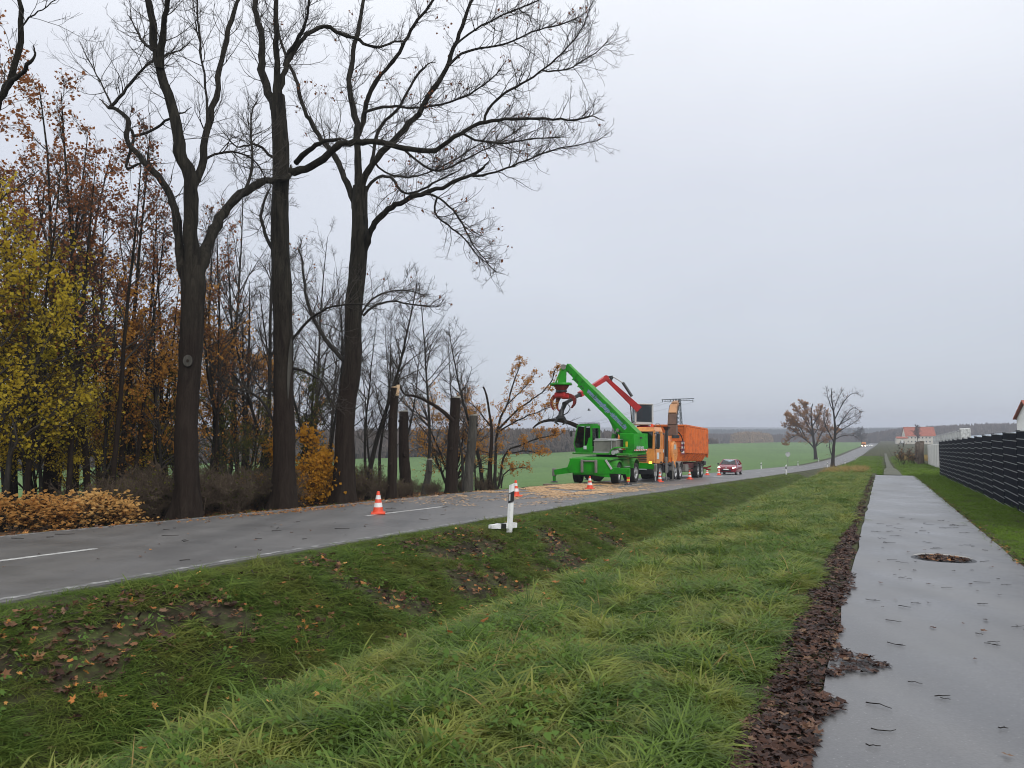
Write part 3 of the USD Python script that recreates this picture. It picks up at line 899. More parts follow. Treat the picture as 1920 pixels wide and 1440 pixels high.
# a tree whose trunk stands outside the picture
great_tree(4, 'bare tree whose sawn limb leans in at the upper corner', -75, -16.9,
    ([(-75, 1010), (-70, 900), (-66, 700), (-60, 500), (-52, 350), (-40, 260)], 46, 30, 0),
    [([(-42, 275), (-15, 210), (8, 172), (22, 140), (34, 97), (41, 39), (38, 0), (30, -70)], 20, 8, -.6, .9),
     ([(12, 168), (28, 148), (42, 136), (57, 116)], 11, 9, -.8, .4, -.3),
     ([(-42, 280), (-70, 180), (-85, 60), (-90, -80)], 18, 7, .6, .6),
     ([(36, 60), (60, 30), (90, 10), (120, -20)], 4, 2, -.6, 1.5, -.5)],
    1.3, 2.4)


# ---- woodland trees: a few kinds, each standing in many places
def wood_tree(name, seed, h, r, n1, start, spread, leafmat, nleaf, lsize, barkmat='bark_thin', up=.05, wob=.05, lmin=.0, stems=1, l2=7, l3=5, ang=(.55, 1.0), thick=1.0, twigmat='bark_twig'):
    rng = np.random.default_rng(seed)
    t = Thing(name, proto=True)
    P0 = np.zeros((stems, 3))
    D = np.tile([0, 0, 1.], (stems, 1))
    if stems > 1:
        P0[:, :2] = rng.normal(0, .18, (stems, 2))
        D[:, :2] = rng.normal(0, .42, (stems, 2))
    Ls = h * (np.ones(stems) if stems == 1 else rng.uniform(.6, 1, stems))
    tr, trr = grow(rng, P0, D, Ls, r * (np.ones(stems) if stems == 1 else rng.uniform(.5, 1, stems)), 14, wob, .03, .12)
    tr[:, 0, 2] -= .2
    trr[:, 0] *= 1.35
    t.part('trunk', tubes(tr, trr, 9), barkmat)
    p, d, rr, u, ix = sprout(rng, tr, trr, n1, start, 1, ang[0], ang[1])
    L = h * spread * rng.uniform(.6, 1.2, len(p)) * (1.15 - .75 * (u - start) / (1 - start))
    a, ar = grow(rng, p, d, L, np.minimum(rr * .6, .012 + .012 * L), 7, .12, up)
    p, d, rr, u, ix = sprout(rng, a, ar, l2, .15, 1, .45, 1.0)
    L2 = L[ix] * rng.uniform(.25, .5, len(p))
    b, br = grow(rng, p, d, L2, np.minimum(rr * .6, .012), 5, .15, up)
    p, d, rr, u, ix = sprout(rng, b, br, l3, .2, 1, .4, 1.0)
    L3 = L2[ix] * rng.uniform(.35, .6, len(p))
    c, cr = grow(rng, p, d, L3, np.minimum(rr * .7, .006), 4, .15, up)
    t.part('crown', joinn(tubes(a, np.maximum(ar, .006 * thick), 5), tubes(b, np.maximum(br, .0045 * thick), 3), tubes(c, np.maximum(cr, .0034 * thick), 3)), twigmat, kind='stuff')
    if nleaf:
        # leaves hang in clumps: a share of the shoots carries most of them
        wgt = rng.gamma(.55, 1, len(c)) * (c[:, 0, 2] > lmin * h)
        i = rng.choice(len(c), nleaf, p=wgt / wgt.sum())
        q = rng.uniform(.1, 1, nleaf)
        e, _, _ = along(c, cr, i, q)
        e = e + rng.normal(0, lsize * .9, e.shape)
        t.part('foliage', leaf_cards(rng, e, lsize), leafmat, kind='stuff')
    return t


K_rust = [wood_tree('rust_tree_kind', 20 + k, 12.6 - k, .12, 30, .22, .2, 'leaf_rust', 2300, .105, lmin=.3) for k in range(2)]
K_yellow = [wood_tree('yellow_tree_kind', 30 + k, 8.2 - 1.0 * k, .09, 24, .14, .36, 'leaf_yellow', 2900, .11, up=-.01, lmin=.1) for k in range(2)]
K_orange = [wood_tree('orange_tree_kind', 40 + k, 9 - k, .09, 24, .12, .24, 'leaf_orange', 1700, .115, lmin=.08) for k in range(2)]
K_olive = wood_tree('olive_tree_kind', 50, 8, .08, 22, .1, .28, 'leaf_olive', 1900, .115, lmin=.05)
K_bare = [wood_tree('bare_tree_kind', 60 + k, 12 - 2 * k, .1, 24, .25, .22, None, 0, .1, up=.07, wob=.045, l2=8, l3=6) for k in range(3)]
K_oak = wood_tree('oak_kind', 71, 6.3, .13, 15, .14, .42, 'leaf_orange', 3600, .115, barkmat='bark_wet', wob=.07, up=.04, stems=4, lmin=.05, l2=9, ang=(.5, 1.15))
K_gold = wood_tree('gold_shrub_kind', 81, 2.6, .03, 14, .1, .35, 'leaf_gold', 2600, .15, stems=5)
K_buff = wood_tree('buff_shrub_kind', 91, 1.75, .018, 9, .1, .42, 'leaf_buff', 900, .16, stems=10, wob=.09, up=.05, lmin=.06, l2=5, l3=4)
bark('brush_bark', (.07, .052, .038), (.17, .13, .095), scale=14)
K_brush = [wood_tree('brush_kind', 95 + k, 1.9, .016, 9, .08, .42, 'leaf_olive', 160, .08, barkmat='brush_bark', twigmat='brush_bark', stems=12, wob=.13, up=.03) for k in range(2)]

K_pole = [wood_tree('pole_tree_kind', 120 + k, 11.5 - k, .1 - .02 * k, 16, .35, .16, 'leaf_rust', 400, .1, barkmat='bark_wet', wob=.02, lmin=.4) for k in range(2)]
rng = np.random.default_rng(7)
RUST = 'tall thin rust leaved tree {}'
YEL = 'yellow leaved young maple {}'
ORA = 'slender orange leaved tree {}'
OLI = 'low olive green tree {}'
BAR = 'leafless grey tree {}'


ZONES = [(-30, 'just past the picture edge'), (60, 'behind the pale buff bush'), (128, 'behind the nearer russet bushes'), (185, 'behind the middle russet bush'), (235, 'behind the broadest russet bush'), (300, 'beyond the end of the russet bushes'),
         (338, 'just before the first great tree'), (395, 'behind the first great tree'), (448, 'between first and second great trees'), (510, 'just before the second great tree'), (556, 'behind the second great tree'),
         (615, 'between second and third great trees'), (672, 'behind the third great tree'), (728, 'just past the third great tree'), (775, 'by the two slim sawn trunks'), (830, 'before the thickest sawn trunk'), (880, 'by the pale sawn trunk'), (2000, 'by the spreading oak')]


def where(px, t):
    zone = next(z for lim, z in ZONES if px < lim)
    return ('near the road' if t > -20.3 else 'in the middle rows' if t > -23.2 else 'deep in the wood') + ' ' + zone


def plant(kind, name, label, cat, px, t, sc, group, sink=0.0):
    p = at_t(px, t)
    p[2] -= sink
    if '{' in label:
        label = label.format(where(px, t))
    return copy_of(kind, name, label, cat, p, rng.uniform(0, 6.28), np.array([1, 1, rng.uniform(.95, 1.08)]) * np.asarray(sc), group, tilt=rng.normal(0, 1.3))


for px, t, sc in [(-120, -21, 1.0), (60, -24, .9), (98, -21.5, .95), (140, -24, 1.0), (205, -22, .84), (255, -24, .8), (15, -27, .9), (-60, -25, 1.05)]:
    plant(K_rust[int(px) % 2], 'rust_leaved_tree', RUST, 'tree', px, t, sc, 'rust leaved trees in the wood')
for px, t, sc in [(8, -19.2, .88), (50, -20, .76), (88, -20.6, .68), (-40, -19.5, .95), (145, -21.2, .62), (-100, -22, 1.0), (30, -23, .8), (118, -24, .66), (235, -21.5, .5), (195, -23, .6), (290, -24, .55), (320, -22, .42), (170, -24, .72), (215, -25, .75), (265, -22, .55), (75, -22, .6), (20, -22.5, .62), (130, -20.2, .45), (310, -25, .7), (245, -24.5, .7)]:
    plant(K_yellow[int(px) % 2], 'yellow_leaved_tree', YEL, 'tree', px, t, sc, 'yellow leaved trees in the wood')
for px, t, sc in [(265, -20.5, .75), (290, -21.5, .85), (310, -19.6, .7), (395, -21, .85), (430, -22.5, .9), (410, -26, 1.0), (465, -23, .75), (497, -25, .8), (190, -20.8, .8), (345, -24, 1.0), (590, -23, .55)]:
    plant(K_orange[int(px) % 2], 'orange_leaved_tree', ORA, 'tree', px, t, sc, 'orange leaved trees in the wood')
for px, t, sc in [(330, -21, .6), (445, -19.6, .42), (480, -20.5, .45), (575, -20.5, .62), (255, -25, .8), (70, -22.5, .7), (410, -23, .55)]:
    plant(K_olive, 'olive_tree', OLI, 'tree', px, t, sc, 'low olive green trees in the wood')
for px, t, sc in [(400, -24, 1.1), (455, -21.5, .95), (490, -22, 1.2), (505, -27, 1.2), (560, -24, .95), (590, -20, .9), (610, -27, 1.0), (690, -20.5, .7), (700, -25, .75), (645, -23, .9), (432, -28, 1.2), (415, -20.4, .9), (470, -24.5, 1.15), (515, -21, .95), (548, -26, 1.2), (575, -21.5, .85), (625, -20, .85), (660, -26, 1.0), (715, -20.4, .8), (735, -24, .8), (600, -29, 1.2)]:
    plant(K_bare[int(px) % 3], 'bare_tree', BAR, 'tree', px, t, sc, 'leafless trees behind the roadside row')
POL = 'slim dark pole tree {}'
for px, t, sc in [(52, -19.8, .8), (133, -19.4, 1.0), (147, -20.6, .9), (172, -20.0, 1.05), (212, -19.2, .85), (228, -20.8, 1.0), (252, -20.2, .75), (268, -23, .9), (295, -20.4, .8), (86, -21.5, .95), (110, -23.5, .9), (190, -24, 1.0), (312, -22, .85), (-20, -20, 1.0), (405, -20.2, .8), (420, -24.5, 1.0), (450, -25, 1.0), (35, -24, 1.0)]:
    plant(K_pole[int(px) % 2], 'slim_tree', POL, 'tree', px, t, sc, 'slim dark trunked trees in the wood')
plant(K_bare[0], 'young_bare_tree', 'crooked bare tree rising tallest between the sawn trunks', 'tree', 800, -19.0, .86, None)
plant(K_bare[1], 'young_bare_tree', 'upright bare tree behind the tallest pair of sawn trunks', 'tree', 868, -19.3, .8, None)
plant(K_bare[2], 'young_bare_tree', 'twiggy bare tree close behind the pale sawn trunk', 'tree', 905, -19.0, 1.15, None)
plant(K_bare[1], 'young_bare_tree', 'thin bare sapling beside the first of the sawn trunks', 'tree', 752, -21.5, .8, None)
plant(K_bare[2], 'young_bare_tree', 'slim bare tree just past the third great tree', 'tree', 690, -18.6, 1.15, None)
plant(K_oak, 'oak_tree', 'small oak with orange leaves showing above the sawn trunks', 'tree', 850, -21.5, .95, None)
plant(K_orange[0], 'orange_leaved_tree', 'thin tree with orange leaves just past the pale sawn trunk', 'tree', 893, -20.5, .62, None)
for px, t, sc, lb in [(578, -18.7, 1.0, 'golden yellow shrub between the second and third great trees'), (562, -18.2, .6, 'low golden shrub at the road edge beside the second great tree'),
                      (605, -18.9, .62, 'small golden shrub at the foot of the third great tree'), (497, -18.8, .45, 'tiny golden shrub just before the second great tree')]:
    plant(K_gold, 'golden_shrub', lb, 'shrub', px, t, sc, None)
for px, t, sc, lb in [(212, -17.6, .72, 'russet leaved bush spilling over the road edge, the broadest one'), (165, -17.6, .76, 'russet leaved bush in the middle of the clump at the road edge'),
                      (112, -17.7, .7, 'russet leaved bush near the end of the road edge grass'), (22, -18.9, .8, 'pale buff leaved bush at the picture edge under the maples'), (246, -17.9, .45, 'small orange leaved bush ending the clump toward the first great tree')]:
    plant(K_buff, 'russet_bush', lb, 'bush', px, t, sc * np.array([1.1, 1.1, .62 if px != 18 else .85]), None)
BR = 'tangled leafless brushwood {}'
for k in range(84):
    px = rng.uniform(110, 930)
    plant(K_brush[k % 2], 'brushwood', BR, 'bush', px, -rng.uniform(17.6, 21.5), rng.uniform(.35, 1.0) * (1 if px < 700 else .6), 'brushwood under the roadside trees', sink=.05)

# ---------------------------------------------------------------- grass, herbs and fallen leaves
leaf_look('grass_lush', [(0, (.05, .09, .016)), (.3, (.14, .22, .034)), (.6, (.26, .37, .07)), (.8, (.38, .44, .08)), (.92, (.52, .47, .13)), (1, (.62, .48, .18))], rough=.45, trans=.3, var=.25, patch=(1.6, (.36, .33, .08), .55), spec=.5)
leaf_look('grass_short', [(0, (.055, .1, .018)), (.5, (.175, .24, .04)), (.85, (.29, .33, .07)), (1, (.46, .37, .12))], rough=.55, trans=.3, var=.3, patch=(.9, (.14, .13, .03), .6), spec=.2)
leaf_look('grass_bright', [(0, (.08, .14, .014)), (.5, (.13, .21, .02)), (.85, (.18, .25, .03)), (1, (.28, .25, .06))], rough=.55, trans=.3, var=.3, spec=.2)
leaf_look('grass_dry', [(0, (.24, .17, .06)), (.5, (.34, .25, .1)), (1, (.45, .35, .17))], rough=.6, trans=.25, var=.3)
leaf_look('herb', [(0, (.07, .13, .024)), (.5, (.12, .2, .04)), (.85, (.19, .25, .05)), (1, (.3, .29, .05))], rough=.5, trans=.3, var=.35, spec=.25)
leaf_look('litter', [(0, (.01, .005, .004)), (.35, (.028, .013, .009)), (.65, (.058, .026, .016)), (.84, (.095, .047, .029)), (.94, (.18, .11, .065)), (1, (.3, .21, .12))], rough=.45, trans=.04, var=.92, spec=.45)
leaf_look('litter_warm', [(0, (.06, .034, .022)), (.4, (.13, .068, .04)), (.7, (.23, .11, .05)), (.9, (.42, .18, .045)), (1, (.55, .32, .08))], rough=.45, trans=.1, var=.92)
leaf_look('litter_orange', [(0, (.24, .09, .025)), (.5, (.42, .17, .045)), (1, (.55, .32, .1))], rough=.5, trans=.1, var=.92)


def tuft(seed, n, length, width, spread, droop, upright=.5, segs=4):
    """A tuft of drooping blades."""
    rng = np.random.default_rng(seed)
    c = np.zeros((n, 3))
    c[:, :2] = rng.normal(0, spread, (n, 2))
    az = rng.uniform(0, 2 * PI, n)
    lean = np.stack([np.cos(az), np.sin(az), 0 * az], 1) * rng.uniform(.2, 1, n)[:, None] * upright
    d = unit(lean + [0, 0, 1])
    L = length * rng.uniform(.45, 1.15, n)
    side = unit(np.stack([-np.sin(az), np.cos(az), 0 * az], 1) + rng.normal(0, .25, (n, 3)))
    p, rows = c.copy(), []
    W = width * rng.uniform(.6, 1.3, n)
    for k in range(segs + 1):
        w = W * (1 - (k / segs) ** 1.6) * (.55 if k == 0 else 1)
        rows.append((p.copy(), w))
        out = np.stack([np.cos(az), np.sin(az), 0 * az], 1)
        d = unit(d + out * droop * rng.uniform(.5, 1.4, n)[:, None] / segs * 1.6 + [0, 0, -droop * 1.15 / segs])
        p = p + d * (L / segs)[:, None]
    v = np.concatenate([np.stack([q - side * w[:, None] / 2, q + side * w[:, None] / 2], 1) for q, w in rows[:-1]] + [rows[-1][0][:, None]], 1)
    m = 2 * segs + 1
    f = []
    for k in range(segs - 1):
        a = 2 * k
        f += [[a, a + 1, a + 3], [a, a + 3, a + 2]]
    f.append([2 * segs - 2, 2 * segs - 1, 2 * segs])
    F = (np.arange(n)[:, None, None] * m + np.array(f)[None]).reshape(-1, 3)
    return v.reshape(-1, 3), F


def place(rng, n, tlo, thi, slo, shi, falloff=0.0):
    """Random places between two cross coordinates; falloff > 0 crowds them towards the camera."""
    u = rng.uniform(0, 1, n)
    s = slo + (shi - slo) * u ** (1 + falloff)
    t = rng.uniform(tlo, thi, n)
    x, y = XY(t, s)
    return t, s, x, y


def lay(name, protos, mats, rng, x, y, scale, sink=.02, lean=.25, label=None, z=None, tilt_to=None):
    n = len(x)
    z = H(x, y) if z is None else z
    pos = np.stack([x, y, z - sink], 1)
    q = quat_z(rng.uniform(0, 2 * PI, n))
    ax = rng.normal(0, 1, (n, 3)) * [1, 1, 0] + 1e-6
    q = quat_mul(quat_axis(ax, rng.normal(0, lean, n)), q)
    if tilt_to is not None:
        q = quat_mul(quat_axis(np.tile(tilt_to[0], (n, 1)), np.full(n, tilt_to[1])), q)
    scatter(name, list(zip(protos, mats)), pos, q, scale, rng.integers(0, len(protos), n), label=label)


rng = np.random.default_rng(101)
lush = [tuft(1 + k, 30, .25, .0125, .05, .95, .85, segs=3) for k in range(4)]
lush_far = [tuft(11 + k, 18, .3, .016, .09, 1.0, .8, segs=3) for k in range(3)]
# the strip of long wet grass between ditch and path
T, S, X, Y = place(rng, 24000, -4.4, -.74, 1.6, 17.0, .5)
dens = meshkit.fbm(np.stack([X * 1.3, Y * 1.3, 0 * X], -1), 3, 40)
k = dens > .28
sc_ = (.55 + .95 * meshkit.noise(np.stack([X * 2.2, Y * 2.2, 0 * X], -1), 17)) * rng.uniform(.7, 1.25, len(X)) * np.clip((-.6 - T) / .4, .55, 1)
lay('long_grass', lush, ['grass_lush'] * 4, rng, X[k], Y[k], sc_[k], label='long wet drooping grass between the ditch and the footpath')
T, S, X, Y = place(rng, 17000, -4.2, -.72, 16.5, 62.0, .4)
sc_ = (.55 + .8 * meshkit.noise(np.stack([X * .8, Y * .8, 0 * X], -1), 17)) * rng.uniform(.8, 1.2, len(X))
lay('long_grass', lush_far, ['grass_lush'] * 3, rng, X, Y, sc_, label='farther stretch of the grass beside the footpath')
# ditch and road bank: shorter, darker, patchy
short = [tuft(31 + k, 22, .3, .0105, .06, 1.15, .9, segs=3) for k in range(3)]
T, S, X, Y = place(rng, 26000, -9.42, -4.2, -1.5, 26.0, .3)
dens = meshkit.fbm(np.stack([X * 1.1, Y * 1.1, 0 * X], -1), 3, 21)
k = (dens > .43) | ((T < -8.3) & (dens > .2))
sc_ = rng.uniform(.6, 1.35, len(X)) * np.where(T < -8.9, .7, 1.0) * (.7 + .6 * meshkit.noise(np.stack([X * 1.5, Y * 1.5, 0 * X], -1), 19))
lay('bank_grass', short, ['grass_short'] * 3, rng, X[k], Y[k], sc_[k], label='short rough grass on the road bank and in the ditch')
k = (dens > .4) & (dens < .6) & (T > -8.4) & (rng.uniform(0, 1, len(X)) < .3)
lay('bank_grass', lush, ['grass_lush'] * 4, rng, X[k], Y[k], sc_[k] * .85, label='green tussocks on the side of the ditch')
short_far = [tuft(41 + k, 16, .3, .018, .12, 1.1, .9, segs=2) for k in range(3)]
T, S, X, Y = place(rng, 20000, -9.4, -4.2, 23.0, 90.0, .6)
lay('bank_grass', short_far, ['grass_short'] * 3, rng, X, Y, rng.uniform(.5, 1.5, len(X)) * np.where(T < -8.7, .6, 1), label='farther stretch of the grassy road bank')
# mown strip between path and fence
bright = [tuft(51 + k, 30, .11, .006, .06, .8, .8, segs=2) for k in range(3)]
T, S, X, Y = place(rng, 9000, 1.8, 3.4, 7.0, 56.0, .6)
lay('mown_grass', bright, ['grass_bright'] * 3, rng, X, Y, rng.uniform(.7, 1.3, len(X)) * (1 + S / 60), label='short bright grass along the foot of the dark fence')
T, S, X, Y = place(rng, 9000, -3.5, 4.2, 56.0, 150.0, .6)
k = np.abs(T - .6) > .6
lay('mown_grass', short_far, ['grass_bright'] * 3, rng, X[k], Y[k], rng.uniform(.8, 1.5, k.sum()), label='grass on both sides of the worn trail')
# pale dry grass where the path ends
dry = [tuft(61 + k, 26, .62, .014, .09, .5, .45, segs=3) for k in range(2)]
T, S, X, Y = place(rng, 330, -5.6, -1.0, 56.0, 70.0, 0)
lay('dry_grass', dry, ['grass_dry'] * 2, rng, X, Y, rng.uniform(.6, 1.1, len(X)), label='pale dry grass standing where the footpath ends')
T, S, X, Y = place(rng, 500, 2.2, 8.5, 118.0, 150.0, 0)
lay('dry_grass', dry, ['grass_dry'] * 2, rng, X, Y, rng.uniform(.8, 1.5, len(X)), label='straw coloured grass far beside the worn trail')
# verge on the far side of the road, and single yellowed bents in the lush grass
T, S, X, Y = place(rng, 5200, -17.6, -16.15, -6.0, 100.0, .4)
lay('verge_grass', short_far, ['grass_short'] * 3, rng, X, Y, rng.uniform(.35, .75, len(X)) * np.where(S < 16, .8, 1), label='thin grass along the far edge of the road')
bent = [tuft(71 + k, 4, .5, .012, .05, 1.0, .55) for k in range(2)]
T, S, X, Y = place(rng, 520, -3.9, -.9, 2.0, 16.0, .5)
lay('dead_bents', bent, ['grass_dry'] * 2, rng, X, Y, rng.uniform(.5, 1.0, len(X)), label='straw coloured dead blades among the long grass')


# broad leaved herbs
def herb(seed, n, size):
    rng = np.random.default_rng(seed)
    vs, fs = [], []
    for k in range(n):
        az, el = rng.uniform(0, 2 * PI), rng.uniform(-.1, .9)
        r, z = rng.uniform(.02, .17), rng.uniform(.06, .24)
        c = np.array([math.cos(az) * r, math.sin(az) * r, z])
        a = np.array([math.cos(az) * math.cos(el), math.sin(az) * math.cos(el), -math.sin(el)])
        b = np.array([-math.sin(az), math.cos(az), 0]) + rng.normal(0, .15, 3)
        u = np.cross(a, b)
        s = size * rng.uniform(.6, 1.3)
        prof = [(-.45, 0), (-.25, .3), (.08, .24), (.6, 0)]
        v = [c + a * s * q + (b * w + u * w * .35) * s * sg for q, w in prof for sg in ((-1, 1) if w else (1,))]
        mid = [c + a * s * q for q in (-.2, .12)]
        # 0 base, 1-2 row, 3-4 row, 5 tip, 6-7 midrib
        o = len(vs) * 8
        vs.append(np.array(v + mid))
        fs += [[o, o+6, o+1], [o, o+2, o+6], [o+1, o+6, o+7], [o+1, o+7, o+3], [o+6, o+2, o+4], [o+6, o+4, o+7], [o+3, o+7, o+5], [o+7, o+4, o+5]]
    return np.vstack(vs), np.array(fs)


herbs = [herb(80 + k, 14, .055) for k in range(3)]
T, S, X, Y = place(rng, 1100, -4.5, -1.2, 1.8, 18.0, .5)
dens = meshkit.fbm(np.stack([X * .8, Y * .8, 0 * X], -1), 3, 77)
k = (dens > .59) & (rng.uniform(0, 1, len(X)) < .9)
lay('herbs', herbs, ['herb'] * 3, rng, X[k], Y[k], rng.uniform(.5, 1.0, k.sum()), sink=.0, label='broad leaved nettles and herbs among the long grass')
T, S, X, Y = place(rng, 1500, -8.0, -4.4, 0.0, 22.0, .3)
k = meshkit.fbm(np.stack([X, Y, 0 * X], -1), 3, 79) > .54
lay('herbs', herbs, ['herb'] * 3, rng, X[k], Y[k], rng.uniform(.5, 1.0, k.sum()), sink=.02, label='low herbs growing down in the ditch')


# fallen leaves
def fallen(seed, size, lobes=5):
    """A curled lobed leaf."""
    rng = np.random.default_rng(seed)
    n = lobes * 2 + 1
    a = np.linspace(-.82 * PI, .82 * PI, n)
    r = np.where(np.arange(n) % 2 == 0, .95, .52) * rng.uniform(.8, 1.1, n)
    r[[0, -1]] = .55
    x, y = np.cos(a) * r, np.sin(a) * r
    curl, fold = rng.uniform(-.3, .4), rng.uniform(.05, .3)
    z = curl * (x ** 2) * .8 + fold * np.abs(y) * .7 + rng.normal(0, .08, n)
    v = np.vstack([[-.15, 0, 0], np.stack([x, y, z], 1)]) * size / 2
    f = [[0, k, k + 1] for k in range(1, n)]
    return v, np.array(f)


fl = [fallen(200 + k, .095 + .012 * (k % 4)) for k in range(8)]


def drop(name, mats, rng, x, y, z, scale, lean=.45, label=None):
    lay(name, fl, [mats[i % len(mats)] for i in range(8)], rng, x, y, scale, sink=0, lean=lean, z=z, label=label)


def path_h(T, S):
    return np.where((T > -.4) & (T < 1.72), path_z(S) + manhole_dip(T, S), H(*XY(T, S)))


# the drift of wet brown leaves along the edge of the path
n = 10500
S = 2.3 + (48 - 2.3) * rng.uniform(0, 1, n) ** 2.3
q = np.stack([S * 1.1, 0 * S, 0 * S], -1)
outer = -.39 - .025 * np.clip((6.0 - S) / 1.2, 0, 1) + (meshkit.noise(q * 1.3, 31) - .5) * .16 + .34 * np.exp(-((S - 6.35) / .3) ** 2) + .16 * np.exp(-((S - 5.3) / .22) ** 2) + .1 * np.exp(-((S - 7.6) / .3) ** 2) - .12 * np.clip((S - 9) / 12, 0, 1)
inner = -.76 + (meshkit.noise(q, 33) - .5) * .12 + .12 * np.clip((S - 9) / 12, 0, 1)
w = rng.beta(1.15, 1.25, n)
T = inner + (outer - inner) * w
X, Y = XY(T, S)
mound = .035 * np.sin(np.clip((T - inner) / (outer - inner), 0, 1) * PI)
drop('leaf_litter', ['litter'], rng, X, Y, path_h(T, S) + .012 + mound * rng.uniform(0, 1, n), rng.uniform(.5, 1.0, n), .24, label='drift of wet brown leaves along the grassy edge of the footpath')
n = 800
S = 8 + 44 * rng.uniform(0, 1, n) ** 1.5
T = 1.74 + rng.normal(0, .05, n) + .1 * meshkit.noise(np.stack([S, 0 * S, 0 * S], -1), 5)
X, Y = XY(T, S)
drop('leaf_litter', ['litter', 'litter_warm'], rng, X, Y, path_h(T, S) + .012, rng.uniform(.4, .85, n), .4, label='thin line of leaves along the fence side of the footpath')
# in the ditch
T, S, X, Y = place(rng, 15000, -8.8, -4.0, -1.5, 24.0, .35)
dens = meshkit.fbm(np.stack([X * 1.1, Y * 1.1, 0 * X], -1), 3, 21)
k = (rng.uniform(0, 1, len(X)) < np.clip((-3.8 - T) / 1.0, 0, 1)) & (rng.uniform(0, 1, len(X)) < np.clip((.56 - dens) / .1, .12, 1))
drop('leaf_litter', ['litter_warm', 'litter', 'litter'], rng, X[k], Y[k], H(X[k], Y[k]) + .03 + rng.uniform(0, .05, k.sum()), rng.uniform(.7, 1.35, k.sum()), .5, label='fallen brown leaves lying in the ditch')
T, S, X, Y = place(rng, 420, -8.8, -3.2, 0, 24.0, .3)
drop('leaf_litter', ['litter_orange'], rng, X, Y, H(X, Y) + .12, rng.uniform(.5, 1.05, len(X)), .5, label='single bright orange maple leaves on the bank')
# under the trees and on the road edge
T, S, X, Y = place(rng, 6000, -24.0, -15.7, -4.0, 34.0, .2)
k = rng.uniform(0, 1, len(X)) < np.where(T > -16.1, .18, 1)
drop('leaf_litter', ['litter_warm', 'litter_warm', 'litter_orange'], rng, X[k], Y[k], np.where(T[k] > -16, road_z(S[k]) + .012, H(X[k], Y[k]) + .03), rng.uniform(.8, 1.6, k.sum()), .4, label='fallen leaves under the roadside trees')
n = 420
S, T = rng.normal(18.2, 2.3, n), -15.35 + rng.normal(0, .22, n)
X, Y = XY(T, S)
drop('leaf_litter', ['litter_orange'], rng, X, Y, road_z(S) + .012, rng.uniform(.5, 1.0, n), .25, label='strip of orange wood shavings and leaves at the road edge')
n = 200
S, T = rng.uniform(6, 40, n), rng.uniform(-15.6, -9.8, n)
X, Y = XY(T, S)
drop('leaf_litter', ['litter_warm', 'litter'], rng, X, Y, road_z(S) + .01, rng.uniform(.3, .8, n), .2, label='odd leaves and bark crumbs scattered on the road')
# saw dust and chips before the machine
chip = [(np.array([[-.5, -.3, 0], [.5, -.22, .05], [.45, .3, 0], [-.45, .25, .08]]) * sz, np.array([[0, 1, 2], [0, 2, 3]])) for sz in (.05, .07, .09, .06)]
look('chip_a', (.5, .3, .15), (.62, .43, .24), scale=4)
look('chip_b', (.4, .22, .1), (.55, .36, .18), scale=4)
n = 26000
S, T = rng.normal(36.5, 3.6, n), -14.9 + rng.normal(0, .62, n)
n2 = 9000
S = np.concatenate([S, rng.normal(33.0, 3.5, n2)])
T = np.concatenate([T, -12.2 + rng.normal(0, .8, n2)])
n3 = 3500
S, T = np.concatenate([S, rng.uniform(22, 45, n3)]), np.concatenate([T, rng.uniform(-16, -10.5, n3)])
k = (T > -16.2) & (T < -9.8) & (meshkit.fbm(np.stack([S * .5, T * 1.2, 0 * S], -1), 3, 61) > .42)
S, T = S[k], T[k]
X, Y = XY(T, S)
lay('sawdust', chip, ['chip_a', 'chip_b', 'chip_a', 'chip_b'], rng, X, Y, rng.uniform(.6, 1.5, len(X)), sink=0, lean=.12, z=road_z(S) + .012, label='pale sawdust and wood chips spread over the road before the machine')
# leaves in the sunken manhole
n = 290
a, r = rng.uniform(0, 2 * PI, n), .33 * np.sqrt(rng.uniform(0, 1, n))
T, S = MANHOLE_T + np.cos(a) * r, MANHOLE_S + np.sin(a) * r
X, Y = XY(T, S)
drop('leaf_litter', ['litter', 'litter', 'litter_warm'], rng, X, Y, path_h(T, S) + .022 + rng.uniform(0, .02, n), rng.uniform(.5, .85, n), .3, label='wet leaves gathered in the sunken manhole')

# single twigs and leaves on the wet path
TW = 'thin dark broken twig lying on the wet footpath'
for k in range(105):
    s = 3.2 + 17 * rng.uniform() ** 1.5
    t = rng.uniform(-.15, 1.62)
    L = rng.uniform(.03, .15) * (1 + s / 40)
    az = rng.normal(0, .5) - HEAD + .2
    x, y = XY(t, s)
    m = 5
    ex = np.linspace(-.5, .5, m) * L
    cx = np.cumsum(rng.normal(0, .02 * L * 4, m)) * .6
    pts = np.stack([x + ex * math.cos(az) - cx * math.sin(az), y + ex * math.sin(az) + cx * math.cos(az), path_z(s) + .008 + 0 * ex + np.abs(rng.normal(0, .004, m))], 1)
    pts[:, 2] += path_h(*TS(pts[:, 0], pts[:, 1])) - path_z(s)
    rr = np.linspace(.0033, .0018, m) * rng.uniform(.7, 1.3)
    g = [tubes(pts[None], rr[None], 4, caps=True)]
    if rng.uniform() < .35:
        j = pts[2]
        b = np.stack([j, j + np.array([math.cos(az + .7), math.sin(az + .7), .05]) * L * .25, j + np.array([math.cos(az + .9), math.sin(az + .9), .02]) * L * .4])
        g.append(tubes(b[None], np.array([[.003, .0025, .002]]), 4, caps=True))
    solo('twig', joinn(*g), 'bark_thin', label=TW, category='twig', group='twigs scattered on the wet footpath')
LF = 'single curled brown leaf lying on the wet footpath'
